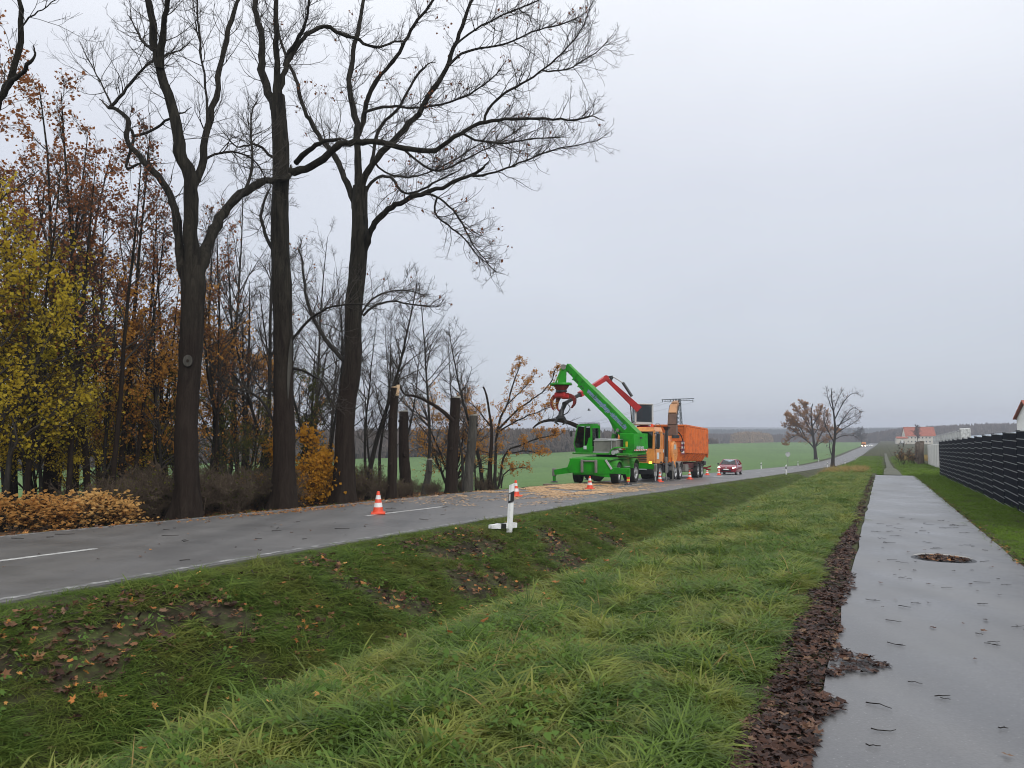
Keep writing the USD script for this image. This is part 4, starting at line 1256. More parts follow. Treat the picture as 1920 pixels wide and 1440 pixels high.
for k in range(34):
    s = 3.3 + 12 * rng.uniform() ** 1.4
    t = rng.uniform(-.1, 1.6)
    v, f = fallen(400 + k, rng.uniform(.04, .085))
    a = rng.uniform(0, 6.28)
    v = v @ np.array([[math.cos(a), math.sin(a), 0], [-math.sin(a), math.cos(a), 0], [0, 0, 1]])
    x, y = XY(t, s)
    solo('fallen_leaf', (v + [x, y, float(path_h(t, s)) + .014 - v[:, 2].min() * .5], f), 'litter', label=LF, category='leaf', group='single leaves on the wet footpath')
TWR = 'thin dark stick lying on the road'
for k in range(46):
    s, t = rng.uniform(9, 36), rng.uniform(-15.4, -10.2)
    L = rng.uniform(.1, .38)
    az = rng.normal(0, .5) - HEAD + 1.0
    x, y = XY(t, s)
    ex = np.linspace(-.5, .5, 4) * L
    cx = np.cumsum(rng.normal(0, .05 * L, 4))
    pts = np.stack([x + ex * math.cos(az) - cx * math.sin(az), y + ex * math.sin(az) + cx * math.cos(az), 0 * ex], 1)
    pts[:, 2] = road_z(TS(pts[:, 0], pts[:, 1])[1]) + .014
    solo('stick', tubes(pts[None], np.linspace(.007, .004, 4)[None], 4, caps=True), 'bark_thin', label=TWR, category='stick', group='sticks scattered on the road')

# ---------------------------------------------------------------- vehicles and machines
def paint(name, c1, c2=None, rough=.38, coat=.25, scale=1.4):
    c2 = tuple(x * .82 for x in c1) if c2 is None else c2
    c2 = tuple(x * .55 + .012 for x in c2)
    look(name, c1, c2, rough=rough, spec=.22, scale=scale, detail=9, mid=(.46, .74), coat=coat, bump=.05, bscale=30)


paint('green_paint', (.012, .27, .007), (.009, .2, .006), coat=.06, rough=.5)
paint('green_light', (.04, .25, .022), (.03, .2, .018), coat=.06, rough=.5)
paint('orange_paint', (.62, .17, .025), (.5, .13, .022))
paint('orange_pale', (.68, .27, .07), (.56, .21, .055))
paint('container_orange', (.6, .14, .03), (.56, .13, .032), rough=.55, coat=.0, scale=2.2)
paint('red_paint', (.4, .022, .022), (.28, .017, .017))
paint('red_worn', (.22, .025, .02), (.1, .02, .018), rough=.55, coat=0)
paint('car_red', (.2, .012, .022), (.18, .011, .02), rough=.25, coat=.7)
paint('grey_metal', (.2, .19, .175), (.145, .14, .13), rough=.5, coat=0)
paint('pale_grey', (.42, .43, .43), (.34, .35, .35), rough=.5, coat=0)
paint('dark_grey', (.045, .047, .052), (.032, .034, .038), rough=.55, coat=0)
paint('brown_metal', (.16, .1, .075), (.1, .065, .05), rough=.6, coat=0)
paint('chute_tan', (.5, .27, .14), (.4, .22, .12), rough=.55, coat=0)
paint('frame_maroon', (.1, .02, .02), (.06, .014, .014), rough=.6, coat=0)
paint('white_plastic', (.72, .73, .72), (.58, .59, .57), rough=.45, coat=0, scale=5)
paint('pale_print', (.62, .66, .68), (.55, .6, .62))
paint('blue_print', (.12, .2, .42), (.1, .17, .36))
look('black_rubber', (.012, .012, .012), (.024, .023, .022), rough=.75, scale=9)
look('black_plastic', (.012, .012, .013), (.02, .02, .021), rough=.45)
look('steel', (.55, .55, .56), (.42, .42, .43), rough=.35, metal=.6, scale=3)
look('wheel_rim', (.5, .5, .51), (.34, .34, .34), rough=.45, metal=.3, scale=6)
look('cone_red', (.72, .075, .025), (.62, .06, .022), rough=.5, scale=8)
look('cone_white', (.75, .74, .72), (.6, .58, .56), rough=.45, scale=8)
look('yellow_paint', (.7, .5, .03), (.55, .38, .03), rough=.5)
usdkit.material(stage, '/World/Looks/glass_dark', {'gl': ('glossy_bsdf', {'roughness': .03, 'color': (.9, .95, 1)}), 'tr': ('transparent_bsdf', {'color': (.3, .36, .36)}), 'fr': ('fresnel', {'IOR': 1.6}), 'mx': ('mix_closure', {})},
                [('fr.fac', 'mx.fac'), ('tr.BSDF', 'mx.closure1'), ('gl.BSDF', 'mx.closure2')], surface='mx.closure')
usdkit.material(stage, '/World/Looks/glass_clear', {'gl': ('glossy_bsdf', {'roughness': .03, 'color': (.95, .97, 1)}), 'tr': ('transparent_bsdf', {'color': (.72, .8, .8)}), 'fr': ('fresnel', {'IOR': 1.5}), 'mx': ('mix_closure', {})},
                [('fr.fac', 'mx.fac'), ('tr.BSDF', 'mx.closure1'), ('gl.BSDF', 'mx.closure2')], surface='mx.closure')


def lamp(name, col, strength):
    usdkit.material(stage, '/World/Looks/' + name, {'e': ('emission', {'color': col, 'strength': strength})}, surface='e.emission')


lamp('head_lamp', (1, .95, .84), 9.0)
lamp('amber_lamp', (1, .42, .05), 2.2)


def stripes(name, a, b, scale, axis=(1, 0, 1)):
    usdkit.material(stage, '/World/Looks/' + name, {'tc': ('texture_coordinate', {}), 'd': ('vector_math', {'math_type': 'dot_product', 'vector2': tuple(x * scale for x in axis)}),
                    'f': ('math', {'math_type': 'fraction'}), 'g': ('math', {'math_type': 'greater_than', 'value2': .5}), 'm': ('mix', {'color1': a, 'color2': b}), 'p': ('principled_bsdf', {'roughness': .4})},
                    [('tc.object', 'd.vector1'), ('d.value', 'f.value1'), ('f.value', 'g.value1'), ('g.value', 'm.fac'), ('m.color', 'p.base_color')], surface='p.BSDF')


stripes('hazard_stripe', (.6, .04, .03), (.75, .75, .72), 4.0, (.7, .7, 1))
stripes('hazard_white_violet', (.2, .04, .1), (.75, .7, .68), 3.0, (0, .55, 1))
stripes('leg_stripe', (.65, .06, .03), (.7, .5, .05), 4.5, (0, 0, 1))


def machine(name, label, cat, t0, s0, tilt=0.0, group=None, z0=None):
    """A thing in the road's own frame: x across to the right, y along the road away from the camera."""
    x, y = XY(t0, s0)
    th = Thing(name, label, cat, loc=(x, y, float(road_z(s0)) if z0 is None else z0), rz=-HEAD, group=group)
    if tilt:
        UsdGeom.Xformable(th.prim).AddRotateXOp().Set(math.degrees(tilt))
        c, s = math.cos(tilt), math.sin(tilt)
        th.m[:3, :3] = th.m[:3, :3] @ np.array([[1, 0, 0], [0, c, -s], [0, s, c]])
    return th


def wheel(th, cx, cy, cz, R, w, out, name='wheel', dual=False, steer=0.0):
    """Tyre with tread lugs, its rim and hub as sub-parts; out = +1 or -1 is the side that faces outwards."""
    def turn(m):
        v, f, n = as_mesh(m)
        c, s = math.cos(steer), math.sin(steer)
        return v @ np.array([[c, s, 0], [-s, c, 0], [0, 0, 1]]) + [cx, cy, cz], f
    prof = [(.6*R, -w/2*.8), (.8*R, -w/2), (.96*R, -w/2*.95), (R, -w/2*.7), (R, w/2*.7), (.96*R, w/2*.95), (.8*R, w/2), (.6*R, w/2*.8), (.6*R, -w/2*.8)]
    lugs = []
    for k in range(18):
        a = k * 2 * PI / 18
        b = box(0, 0, R * 1.0, w * .42, R * .13, R * .07)
        b.apply_translation(((w * .22) * (1 if k % 2 else -1), 0, 0))
        b.apply_transform(trimesh.transformations.rotation_matrix(a, [1, 0, 0]))
        lugs.append(b)
    p = th.part(name, turn(join(lathe(prof, 32, 'x'), *lugs)), 'black_rubber', smooth=40)
    o = out * w / 2
    rim = [(.61*R, .82*o), (.57*R, .8*o), (.52*R, .55*o), (.3*R, .45*o), (.26*R, .75*o), (.0, .78*o)]
    th.part('rim', turn(lathe(rim if out > 0 else rim[::-1], 28, 'x')), 'wheel_rim', under=p, smooth=40)
    hub = [(.16*R, .6*o), (.15*R, .98*o), (0, 1.0*o)]
    th.part('hub', turn(lathe(hub if out > 0 else hub[::-1], 16, 'x')), 'grey_metal', under=p, smooth=40)
    return p


# ---- the green crane machine on its outriggers
G = machine('tree_felling_machine', 'green slewing crane machine standing on outriggers with a red grab on its boom', 'crane', -15.15, 44.8)
G.part('chassis', join(box(0, 0, 1.02, 1.5, 5.2, .55, .05), box(0, 0, .72, .7, 4.8, .3, .05)), 'green_paint')
G.part('deck', join(box(0, -.1, 1.53, 2.35, 5.5, .1, .02), box(0, -2.75, 1.5, 2.5, .5, .08, .02)), 'green_light')
G.part('front_plate', prism([(-1.36, 1.02), (-1.18, 1.5), (1.02, 1.5), (1.3, 1.02), (1.12, .72), (.2, .66), (-1.2, .72)], 'y', -3.02, -2.72), 'green_paint')
G.part('front_plate_edge', beam((.98, -3.05, 1.5), (1.34, -3.05, .98), .1, .06, side=(0, 1, 0)), 'pale_grey')
for x in (-.42, .42):
    G.part('bracket', box(x, -3.1, 1.12, .13, .14, .74, .02), 'grey_metal')
G.part('crossbar', box(0, -3.1, 1.42, .72, .09, .08, .02), 'grey_metal')
G.part('lower_beam', prism([(-1.0, .82), (1.15, .82), (1.15, .5), (.1, .62), (-1.0, .62)], 'y', -2.98, -2.76), 'green_paint')
gz = lambda s: float(road_z(s) - road_z(44.8))
for sx, x1, top in ((-1, -2.25, .78), (1, 2.25, .86)):
    for fy, s in ((-2.86, 42.0), (2.86, 47.6)):
        g0 = gz(s)
        pale = fy > 0
        G.part('outrigger_beam', beam((sx * .95, fy, .92), (x1 - sx * .05, fy, top - (.08 if sx < 0 else 0)), .26, .38, .24, .3), 'green_paint')
        lg = G.part('outrigger_leg', join(box(x1, fy, top - .06, .2, .22, .46, .02)), 'grey_metal' if sx < 0 or pale else 'green_paint')
        G.part('leg_sleeve', box(x1, fy, top - .42, .15, .16, .34, .02), 'leg_stripe' if sx > 0 and not pale else ('green_paint' if sx < 0 else 'pale_grey'), under=lg)
        G.part('piston', rod((x1, fy, top - .55), (x1, fy, g0 + .06), .05, k=12), 'steel', under=lg)
        G.part('foot_plate', lathe([(.0, g0 + .09), (.1, g0 + .09), (.22, g0 + .045), (.23, g0 + .012), (0, g0 + .012)][::-1], 16, centre=(x1, fy, 0)), 'dark_grey', under=lg, smooth=30)
G.part('ground_board', box(-2.3, -2.86, gz(42.0) - .13, 1.1, .6, .07, .01), 'brown_metal')
for fy, st in ((-1.75, .14), (1.65, .0)):
    for sx in (-1, 1):
        wheel(G, sx * 1.16, fy, .6 + gz(44.8 + fy), .6, .46, sx, steer=st)
        pts = [(sx * 1.16, fy + .74 * math.cos(a), .66 + .74 * math.sin(a)) for a in np.linspace(.25, PI - .25, 9)]
        G.part('mudguard', join(*[beam(p, q, .5, .05, side=(1, 0, 0)) if False else beam(p, q, .05, .5, side=(1, 0, 0)) for p, q in zip(pts, pts[1:])]), 'green_paint' if sx < 0 else 'green_light')
G.part('axle', rod((-1.1, -1.75, .6), (1.1, -1.75, .6), .17), 'dark_grey')
G.part('axle', rod((-1.1, 1.65, .52), (1.1, 1.65, .52), .17), 'dark_grey')
G.part('gearbox', box(0, -2.2, .52, 1.1, .5, .42, .12), 'dark_grey')
G.part('side_tank', box(1.12, -.05, 1.06, .34, 1.25, .76, .05), 'green_light')
G.part('side_step', box(1.16, -.05, .98, .4, 1.0, .04, .01), 'pale_grey')
G.part('rear_frame', join(box(0, 2.86, 1.02, 2.1, .3, .34, .04), box(0, 3.02, 1.25, 2.0, .06, .2, .02)), 'green_paint')
G.part('position_lamp', box(1.98, 2.72, 1.12, .2, .1, .17, .03), 'amber_lamp')
GU, GN, GC = np.array([.981, -.194]), np.array([-.194, -.981]), np.array([.05, .2])


def tb(a, b, z):
    q = GC + GU * a + GN * b
    return (q[0], q[1], z)


def tbs(m):
    """A mesh built in the turret's frame (a rearward, b towards the camera, z) brought into the machine's."""
    v, f, _ = as_mesh(m)
    o = v.copy()
    o[:, :2] = GC + v[:, :1] * GU + v[:, 1:2] * GN
    return o, f[:, ::-1]


G.part('slewing_ring', lathe([(0, 1.56), (.62, 1.56), (.62, 1.72), (.0, 1.72)], 28), 'dark_grey', smooth=30)
G.part('turret_floor', tbs(join(box(.2, .25, 1.76, 3.9, 2.2, .1, .03), box(-.2, 1.28, 1.74, 2.3, .12, .05, .01))), 'green_light')
G.part('counterweight', tbs(hull([(a, b, z) for a, b, z in [(1.55, -.92, 2.98), (1.55, .92, 2.9), (2.2, -.92, 2.96), (2.2, .86, 2.96), (2.24, -.9, 2.05), (2.24, .88, 2.05), (2.02, -.88, 1.68), (2.02, .86, 1.68), (1.5, -.9, 1.68), (1.5, .92, 1.68)]])), 'green_paint')
G.part('hatch', tbs(box(2.25, 0, 2.72, .02, .26, .1, .004)), 'dark_grey')
G.part('hazard_strip', tbs(box(2.25, 0, 2.0, .02, 1.72, .075)), 'hazard_stripe')
G.part('side_hazard_strip', tbs(box(1.45, .95, 2.06, .5, .02, .075)), 'hazard_stripe')
G.part('side_emblem', tbs(box(1.78, .93, 2.35, .14, .02, .3)), 'yellow_paint')


def flat_text(text, length, depth=.012, bold=True):
    m = meshkit.text_mesh(text, 1.0, .05, bold)
    w = m.bounds[1][0] - m.bounds[0][0]
    v = np.array(m.vertices)
    v[:, 0] -= m.bounds[0][0]
    v[:, :2] *= length / w
    v[:, 2] *= depth / .05
    return v, np.array(m.faces)


def text_on(origin, ex, ey, text, length):
    v, f = flat_text(text, length)
    ex, ey = unit(np.asarray(ex, float)), unit(np.asarray(ey, float))
    return np.asarray(origin) + v[:, :1] * ex + v[:, 1:2] * ey + v[:, 2:] * np.cross(ex, ey), f


o = np.array(tb(2.25, .62, 2.07))
G.part('lettering', text_on(o, np.array([-GN[0], -GN[1], 0]), (0, 0, 1), 'nickrenz', .95), 'pale_print')
G.part('boom_tower', tbs(join(box(1.5, -.38, 2.35, .9, .1, 1.3, .03), box(1.5, .38, 2.35, .9, .1, 1.3, .03), box(1.0, 0, 1.95, 1.2, .7, .35, .05))), 'green_paint')
# the boom rises forwards from its pivot at the back of the turret
B0, B1 = np.array([1.85, 0, 2.82]), np.array([-3.02, 0, 7.12])
bd = unit(B1 - B0)
bn = unit(np.array([-bd[2], 0, bd[0]]) * -1)
bn = bn if bn[2] > 0 else -bn
bl = float(np.linalg.norm(B1 - B0))


def bp(q, up=0.0, out=0.0):
    return B0 + bd * q + bn * up + np.array([0, out, 0])


def bsec(q0, q1, h, w, up=0.0, h1=None):
    h, w, up = h * (1.28 if h > .06 else 1), w * 1.25, up * 1.28
    h1 = h if h1 is None else h1
    return hull([bp(q, up + (hh / 2 if k else -hh / 2), o * w / 2) for q, hh in ((q0, h), (q1, h1)) for k in (0, 1) for o in (-1, 1)])


G.part('boom', tbs(join(bsec(-.2, 4.35, .5, .46))), 'green_paint')
G.part('boom_top', tbs(bsec(-.1, 4.34, .03, .44, .262)), 'green_light')
G.part('boom_heel', tbs(hull([bp(.1, -.2, o * .21) for o in (-1, 1)] + [bp(2.3, -.24, o * .21) for o in (-1, 1)] + [bp(.5, -.62, o * .21) for o in (-1, 1)] + [bp(1.3, -.58, o * .21) for o in (-1, 1)])), 'green_paint')
for q0, q1, h, w in ((4.35, 4.95, .43, .4), (4.95, 5.55, .37, .34), (5.55, bl, .31, .28)):
    p = G.part('boom_stage', tbs(bsec(q0 - .3, q1, h, w, (.5 - h) / 2 - .01)), 'green_paint')
    G.part('stage_top', tbs(bsec(q0, q1 - .01, .02, w * .95, (.5 - h) / 2 - .01 + h / 2 + .012)), 'green_light', under=p)
    G.part('stage_collar', tbs(bsec(q1 - .07, q1, h + .05, w + .05, (.5 - h) / 2 - .01)), 'green_paint', under=p)
    for kk in (.25, .55):
        G.part('pad_hole', tbs(bsec(q0 + kk * (q1 - q0), q0 + kk * (q1 - q0) + .1, .08, w + .02, (.5 - h) / 2 - .1)), 'black_plastic', under=p)
v, f = flat_text('www.baumpflege-nickrenz.de', 3.55)
lv = bp(4.2, -.06, .295) + v[:, :1] * -bd + v[:, 1:2] * bn * 1.5 + v[:, 2:] * np.array([0, 1., 0])
G.part('lettering', tbs((lv, f)), 'blue_print')
lv2 = bp(4.2, -.06, .2935) + (v[:, :1] + .012) * -bd + (v[:, 1:2] - .012) * bn * 1.5 + v[:, 2:] * np.array([0, .8, 0])
G.part('lettering_edge', tbs((lv2, f)), 'pale_print')
G.part('pivot_pin', tbs(rod(bp(1.0, -.42, -.3), bp(1.0, -.42, .3), .11, k=16)), 'grey_metal')
G.part('lift_cylinder', tbs(rod((.1, 0, 2.0), (.45, 0, 2.95), .13, k=14)), 'green_light')
G.part('lift_piston', tbs(rod((.45, 0, 2.95), tuple(bp(1.9, -.3)), .07, k=12)), 'steel')
# head with the red felling grab
tip = np.array(tb(B1[0], 0, B1[2]))
hx = lambda dx, dz, dy=0.0: tip + unit(np.array([.9013, .4331, 0])) * dx + np.array([0, 0, dz]) + unit(np.array([-.4331, .9013, 0])) * -dy * -1
G.part('head_joint', join(rod(hx(-.2, .05, -.3), hx(-.2, .05, .3), .17, k=14), box(*hx(-.16, .1), .34, .34, .2, .04)), 'grey_metal')
G.part('head_link', hull(list(np.vstack([np.array(hx(a, z, d)) for a, z in ((-.42, -.1), (.02, .02), (-.55, -.95), (-.02, -.98)) for d in (-.2, .2)]))), 'green_paint')
G.part('link_plate', join(*[beam(hx(-.3, -.05, d), hx(-.66, -.92, d), .05, .12, side=(0, 1, 0)) for d in (-.26, .26)]), 'green_light')
hc = hx(-.32, -1.05)
G.part('head_plate', join(lathe([(0, -.06), (.66, -.06), (.7, 0), (.66, .1), (0, .1)], 24, centre=hc), box(hc[0] - .55, hc[1], hc[2] + .0, .3, .5, .2, .03)), 'green_paint', smooth=30)
G.part('rotator', lathe([(0, -.52), (.3, -.52), (.34, -.42), (.3, -.4), (.5, -.1), (.5, -.06), (0, -.06)], 24, centre=hc), 'red_worn', smooth=30)
G.part('rotator_ring', lathe([(.28, -.5), (.37, -.48), (.37, -.38), (.28, -.36)], 24, centre=hc), 'black_plastic', smooth=30)
gb = G.part('grab_body', join(box(hc[0] - .05, hc[1], hc[2] - .68, .75, .5, .36, .08), box(hc[0] + .3, hc[1], hc[2] - .78, .6, .42, .3, .08)), 'red_paint')


def claw(pts, w, name):
    c = catmull([hc + np.array(p) for p in pts], 9)
    th_ = np.interp(np.linspace(0, 1, 9), [0, .5, 1], [.3, .2, .05])
    G.part(name, join(*[beam(a, b, w, h0, w, h1, side=(1, 0, .3)) for a, b, h0, h1 in zip(c, c[1:], th_, th_[1:])]), 'red_worn', under=None)


claw([(-.25, -.1, -.72), (-.55, -.1, -.9), (-.64, -.1, -1.25), (-.5, -.1, -1.62)], .1, 'claw')
claw([(-.2, .25, -.72), (-.35, .28, -.95), (-.42, .28, -1.3), (-.28, .28, -1.7)], .1, 'claw')
claw([(.15, 0, -.78), (.6, 0, -.72), (.88, 0, -.92), (.7, 0, -1.5)], .3, 'claw')
# the driver's cab
prof = [(-1.5, 1.8), (-1.66, 2.35), (-1.4, 3.4), (-.48, 3.44), (-.42, 1.8)]
G.part('cab_floor', tbs(prism([(-1.5, 1.8), (-1.6, 2.05), (-.42, 2.05), (-.42, 1.8)], 'y', .28, 1.27)), 'green_paint')
G.part('cab_interior', tbs(join(box(-.95, .78, 2.35, .45, .5, .6, .08), box(-.78, .78, 2.85, .14, .46, .6, .05), box(-1.4, .78, 2.3, .12, .5, .5, .05))), 'black_plastic')
for b, g in ((.3, -1), (1.25, 1)):
    w_ = prism([(x * .985 - .01, z) for x, z in [(-1.58, 2.1), (-1.63, 2.35), (-1.4, 3.3), (-.52, 3.34), (-.48, 2.1)]], 'y', b - .01, b + .01)
    G.part('side_window', tbs(w_), 'glass_dark')
    pl = [(p[0], b, p[1]) for p in prof]
    G.part('cab_frame', tbs(join(*[beam(p, q, .065, .065, side=(0, 1, 0)) for p, q in zip(pl, pl[1:] + pl[:1])], beam((-.95, b, 2.05), (-.88, b, 3.42), .06, .06, side=(0, 1, 0)))), 'green_light' if g > 0 else 'green_paint')
G.part('door_panel', tbs(prism([(-1.5, 1.8), (-1.61, 2.1), (-1.1, 2.1), (-.72, 2.3), (-.6, 2.7), (-.42, 2.75), (-.42, 1.8)], 'y', 1.262, 1.3)), 'green_paint')
G.part('door_sign', tbs(box(-.85, 1.31, 2.12, .2, .02, .2)), 'pale_print')
G.part('windscreen', tbs(hull([(-1.66, b, 2.35) for b in (.33, 1.22)] + [(-1.4, b, 3.36) for b in (.33, 1.22)] + [(-1.68, .33, 2.36), (-1.68, 1.22, 2.36)])), 'glass_dark')
G.part('rear_window', tbs(box(-.44, .78, 2.76, .02, .88, 1.08)), 'glass_clear')
G.part('rear_frame', tbs(join(box(-.42, .78, 3.36, .08, 1.0, .16, .02), box(-.42, .78, 2.0, .08, 1.0, .4, .02), box(-.42, .32, 2.8, .05, .05, 1.2), box(-.42, 1.24, 2.8, .05, .05, 1.2))), 'green_paint')
G.part('cab_roof', tbs(hull([(a, b, z) for a, b, z in [(-1.45, .25, 3.42), (-1.45, 1.3, 3.42), (-.36, .25, 3.45), (-.36, 1.3, 3.45), (-1.3, .35, 3.54), (-1.3, 1.2, 3.54), (-.5, .35, 3.56), (-.5, 1.2, 3.56)]])), 'green_paint')
G.part('roof_guard', tbs(join(*[beam((a, .3, 3.6), (a, 1.25, 3.6), .04, .04) for a in (-1.35, -1.05, -.75, -.45)], *[beam((-1.4, b, 3.6), (-.4, b, 3.6), .04, .04) for b in (.3, 1.25)])), 'dark_grey')
G.part('mirror', tbs(join(box(-1.72, 1.5, 2.95, .08, .2, .34, .03), beam((-1.55, 1.28, 3.1), (-1.72, 1.5, 3.1), .03, .03))), 'black_plastic')
G.part('work_lamp', tbs(box(-.4, .4, 3.5, .12, .14, .1, .02)), 'pale_grey')
G.part('engine_cover', tbs(join(box(.5, .78, 2.18, 1.55, .98, .82, .03))), 'grey_metal')
G.part('cover_lid', tbs(join(box(.32, .74, 2.62, 1.2, .8, .07, .02), box(1.0, .78, 2.6, .6, .95, .04, .01))), 'pale_grey')
G.part('cover_edge', tbs(join(box(.5, 1.29, 1.86, 1.6, .05, .05), box(.95, 1.285, 2.2, .03, .03, .75), box(.5, 1.285, 2.55, 1.55, .03, .04))), 'pale_grey')
G.part('hand_rail', tbs(pipe(catmull([(.9, 1.4, 1.72), (.98, 1.42, 1.95), (1.2, 1.4, 2.12), (1.6, 1.2, 2.14), (1.9, 1.0, 2.14)], 12), .05)[:2]), 'green_light')
G.part('filler', tbs(join(rod((1.15, 1.32, 1.85), (1.15, 1.45, 1.85), .13, k=14), rod((1.35, 1.32, 1.9), (1.35, 1.42, 1.9), .1, k=14))), 'pale_grey')
G.part('exhaust', tbs(pipe(catmull([(.3, -.6, 2.2), (.3, -.6, 3.2), (.25, -.6, 3.35), (.05, -.6, 3.4)], 9), .07)[:2]), 'dark_grey')

# ---- the orange chipper truck with its timber crane
SL = math.atan((road_z(66) - road_z(46)) / 20)
T_ = machine('chipper_truck', 'orange truck carrying a wood chipper and a red timber crane with grey cab', 'truck', -14.35, 48.15, SL)
T_.part('chassis', join(box(-.42, 4.6, .82, .12, 8.6, .3, .02), box(.42, 4.6, .82, .12, 8.6, .3, .02), box(0, 4.8, .66, 1.1, 7.0, .26, .04)), 'dark_grey')
T_.part('bumper', hull([(x, y, z) for x, y, z in [(-1.24, .0, .5), (1.24, .0, .5), (-1.24, -.02, 1.16), (1.24, -.02, 1.16), (-1.2, .6, .45), (1.2, .6, .45), (-1.24, .7, 1.2), (1.24, .7, 1.2)]]), 'dark_grey')
T_.part('bumper_sign', box(.45, -.03, .82, .6, .03, .16), 'pale_print')
for sx in (-1, 1):
    T_.part('headlight', box(sx * .95, -.03, 1.0, .34, .06, .2, .03), 'amber_lamp' if False else 'pale_grey')
T_.part('indicator', box(1.24, .35, .98, .08, .16, .12, .02), 'amber_lamp')
T_.part('cab_body', join(hull([(x, y, z) for x, y, z in [(-1.22, .02, 1.2), (1.22, .02, 1.2), (-1.22, .04, 2.1), (1.22, .04, 2.1), (-1.22, 2.25, 1.15), (1.22, 2.25, 1.15), (-1.22, 2.25, 2.1), (1.22, 2.25, 2.1)]]),
                       box(0, 2.14, 2.7, 2.4, .2, 1.3, .03)), 'orange_pale')
T_.part('cab_roof', hull([(x, y, z) for x, y, z in [(-1.2, .22, 3.22), (1.2, .22, 3.22), (-1.1, .4, 3.5), (1.1, .4, 3.5), (-1.2, 2.25, 3.25), (1.2, 2.25, 3.25), (-1.1, 2.2, 3.55), (1.1, 2.2, 3.55)]]), 'orange_pale')
for sx in (-1, 1):
    T_.part('front_pillar', beam((sx * 1.19, .08, 2.08), (sx * 1.17, .26, 3.28), .13, .12, side=(0, 1, 0)), 'orange_pale')
    T_.part('door_post', beam((sx * 1.18, 1.55, 2.05), (sx * 1.17, 1.55, 3.28), .1, .12, side=(0, 1, 0)), 'orange_pale')
    T_.part('side_window', hull([(sx * 1.19, .2, 2.1), (sx * 1.19, 1.5, 2.1), (sx * 1.17, .34, 3.22), (sx * 1.17, 1.5, 3.22), (sx * 1.2, .9, 2.3)]), 'glass_dark')
    T_.part('mirror', join(box(sx * 1.5, .02, 2.62, .2, .16, .95, .05), beam((sx * 1.2, .15, 3.1), (sx * 1.5, .03, 3.05), .04, .04), beam((sx * 1.2, .15, 2.1), (sx * 1.5, .03, 2.2), .04, .04)), 'black_plastic')
    dr = T_.part('door', box(sx * 1.235, .95, 1.62, .03, 1.25, .9, .01), 'orange_pale')
    T_.part('door_handle', box(sx * 1.26, 1.4, 1.85, .03, .18, .05), 'black_plastic', under=dr)
    T_.part('door_sign', box(sx * 1.255, .85, 1.66, .02, .5, .42), 'pale_print', under=dr)
T_.part('windscreen', hull([(x, y, z) for x, y, z in [(-1.1, .05, 2.12), (1.1, .05, 2.12), (-1.08, .24, 3.2), (1.08, .24, 3.2), (-1.1, .07, 2.12), (1.1, .07, 2.12), (-1.08, .26, 3.2), (1.08, .26, 3.2)]]), 'glass_dark')
T_.part('cab_interior', join(box(0, 1.0, 1.95, 2.2, 1.9, .5, .05), box(-.6, 1.55, 2.55, .5, .16, .7, .05), box(.6, 1.55, 2.55, .5, .16, .7, .05)), 'black_plastic')
T_.part('grille', join(*[box(0, .0, 1.32 + .11 * k, 1.5, .05, .06, .01) for k in range(5)]), 'dark_grey')
T_.part('beacon', lathe([(.09, 0), (.09, .16), (.06, .2), (0, .2)], 14, centre=(.85, .9, 3.52)), 'cone_red', smooth=30)
T_.part('roof_rail', pipe(catmull([(1.1, .8, 3.54), (1.1, .85, 3.68), (1.1, 2.0, 3.68), (1.1, 2.1, 3.54)], 12), .02), 'grey_metal')
for sx in (-1, 1):
    for k, y in enumerate((1.65, 5.85, 7.25)):
        wheel(T_, sx * 1.02, y, .55, .55, .4, sx)
        pts = [(sx * 1.04, y + .68 * math.cos(a), .6 + .68 * math.sin(a)) for a in np.linspace(.1, PI - .1, 9)]
        T_.part('mudguard', join(*[beam(p, q, .05, .46, side=(1, 0, 0)) for p, q in zip(pts, pts[1:])]), 'dark_grey' if k == 0 else 'grey_metal')
T_.part('fuel_tank', box(.95, 3.6, .78, .5, 1.0, .5, .08), 'dark_grey')
T_.part('support_leg', join(box(1.22, 3.1, 1.05, .14, .16, 1.1, .02), rod((1.22, 3.1, .5), (1.22, 3.1, .06), .05), box(1.22, 3.1, .04, .34, .34, .05, .01)), 'grey_metal')
T_.part('support_leg', join(box(1.25, 4.75, .95, .13, .16, .7, .02), beam((1.0, 4.75, 1.2), (1.25, 4.75, 1.1), .12, .14), rod((1.25, 4.75, .6), (1.25, 4.75, .06), .05), box(1.25, 4.75, .04, .3, .3, .05, .01)), 'grey_metal')
T_.part('deck', box(0, 5.2, 1.12, 2.3, 5.6, .12, .02), 'dark_grey')
T_.part('engine_housing', join(box(-.1, 3.0, 2.15, 2.2, .8, 2.0, .1), box(-.6, 4.0, 2.0, 1.1, 1.4, 1.7, .08)), 'orange_paint')
T_.part('housing_sign', join(box(1.01, 3.0, 2.0, .02, .5, .2)), 'pale_print')
T_.part('exhaust', join(rod((1.12, 3.6, 1.3), (1.12, 3.6, 3.4), .1, k=14), hull([(1.12 + .22 * a, 3.6 + .22 * b, 3.62) for a in (-1, 1) for b in (-1, 1)] + [(1.12 + .08 * a, 3.6 + .08 * b, 3.4) for a in (-1, 1) for b in (-1, 1)])), 'black_plastic')
T_.part('air_duct', join(box(.7, 4.2, 2.25, .5, .6, 2.0, .08)), 'brown_metal')
T_.part('hopper', hull([(x, y, z) for x, y, z in [(-1.1, 4.7, 1.2), (1.0, 4.7, 1.2), (-1.1, 4.7, 2.7), (1.0, 4.7, 2.7), (-1.1, 6.3, 1.2), (1.0, 6.3, 1.2), (-1.0, 5.9, 3.1), (.9, 5.9, 3.1), (-1, 4.9, 3.0), (.9, 4.9, 3.0)]]), 'orange_paint')
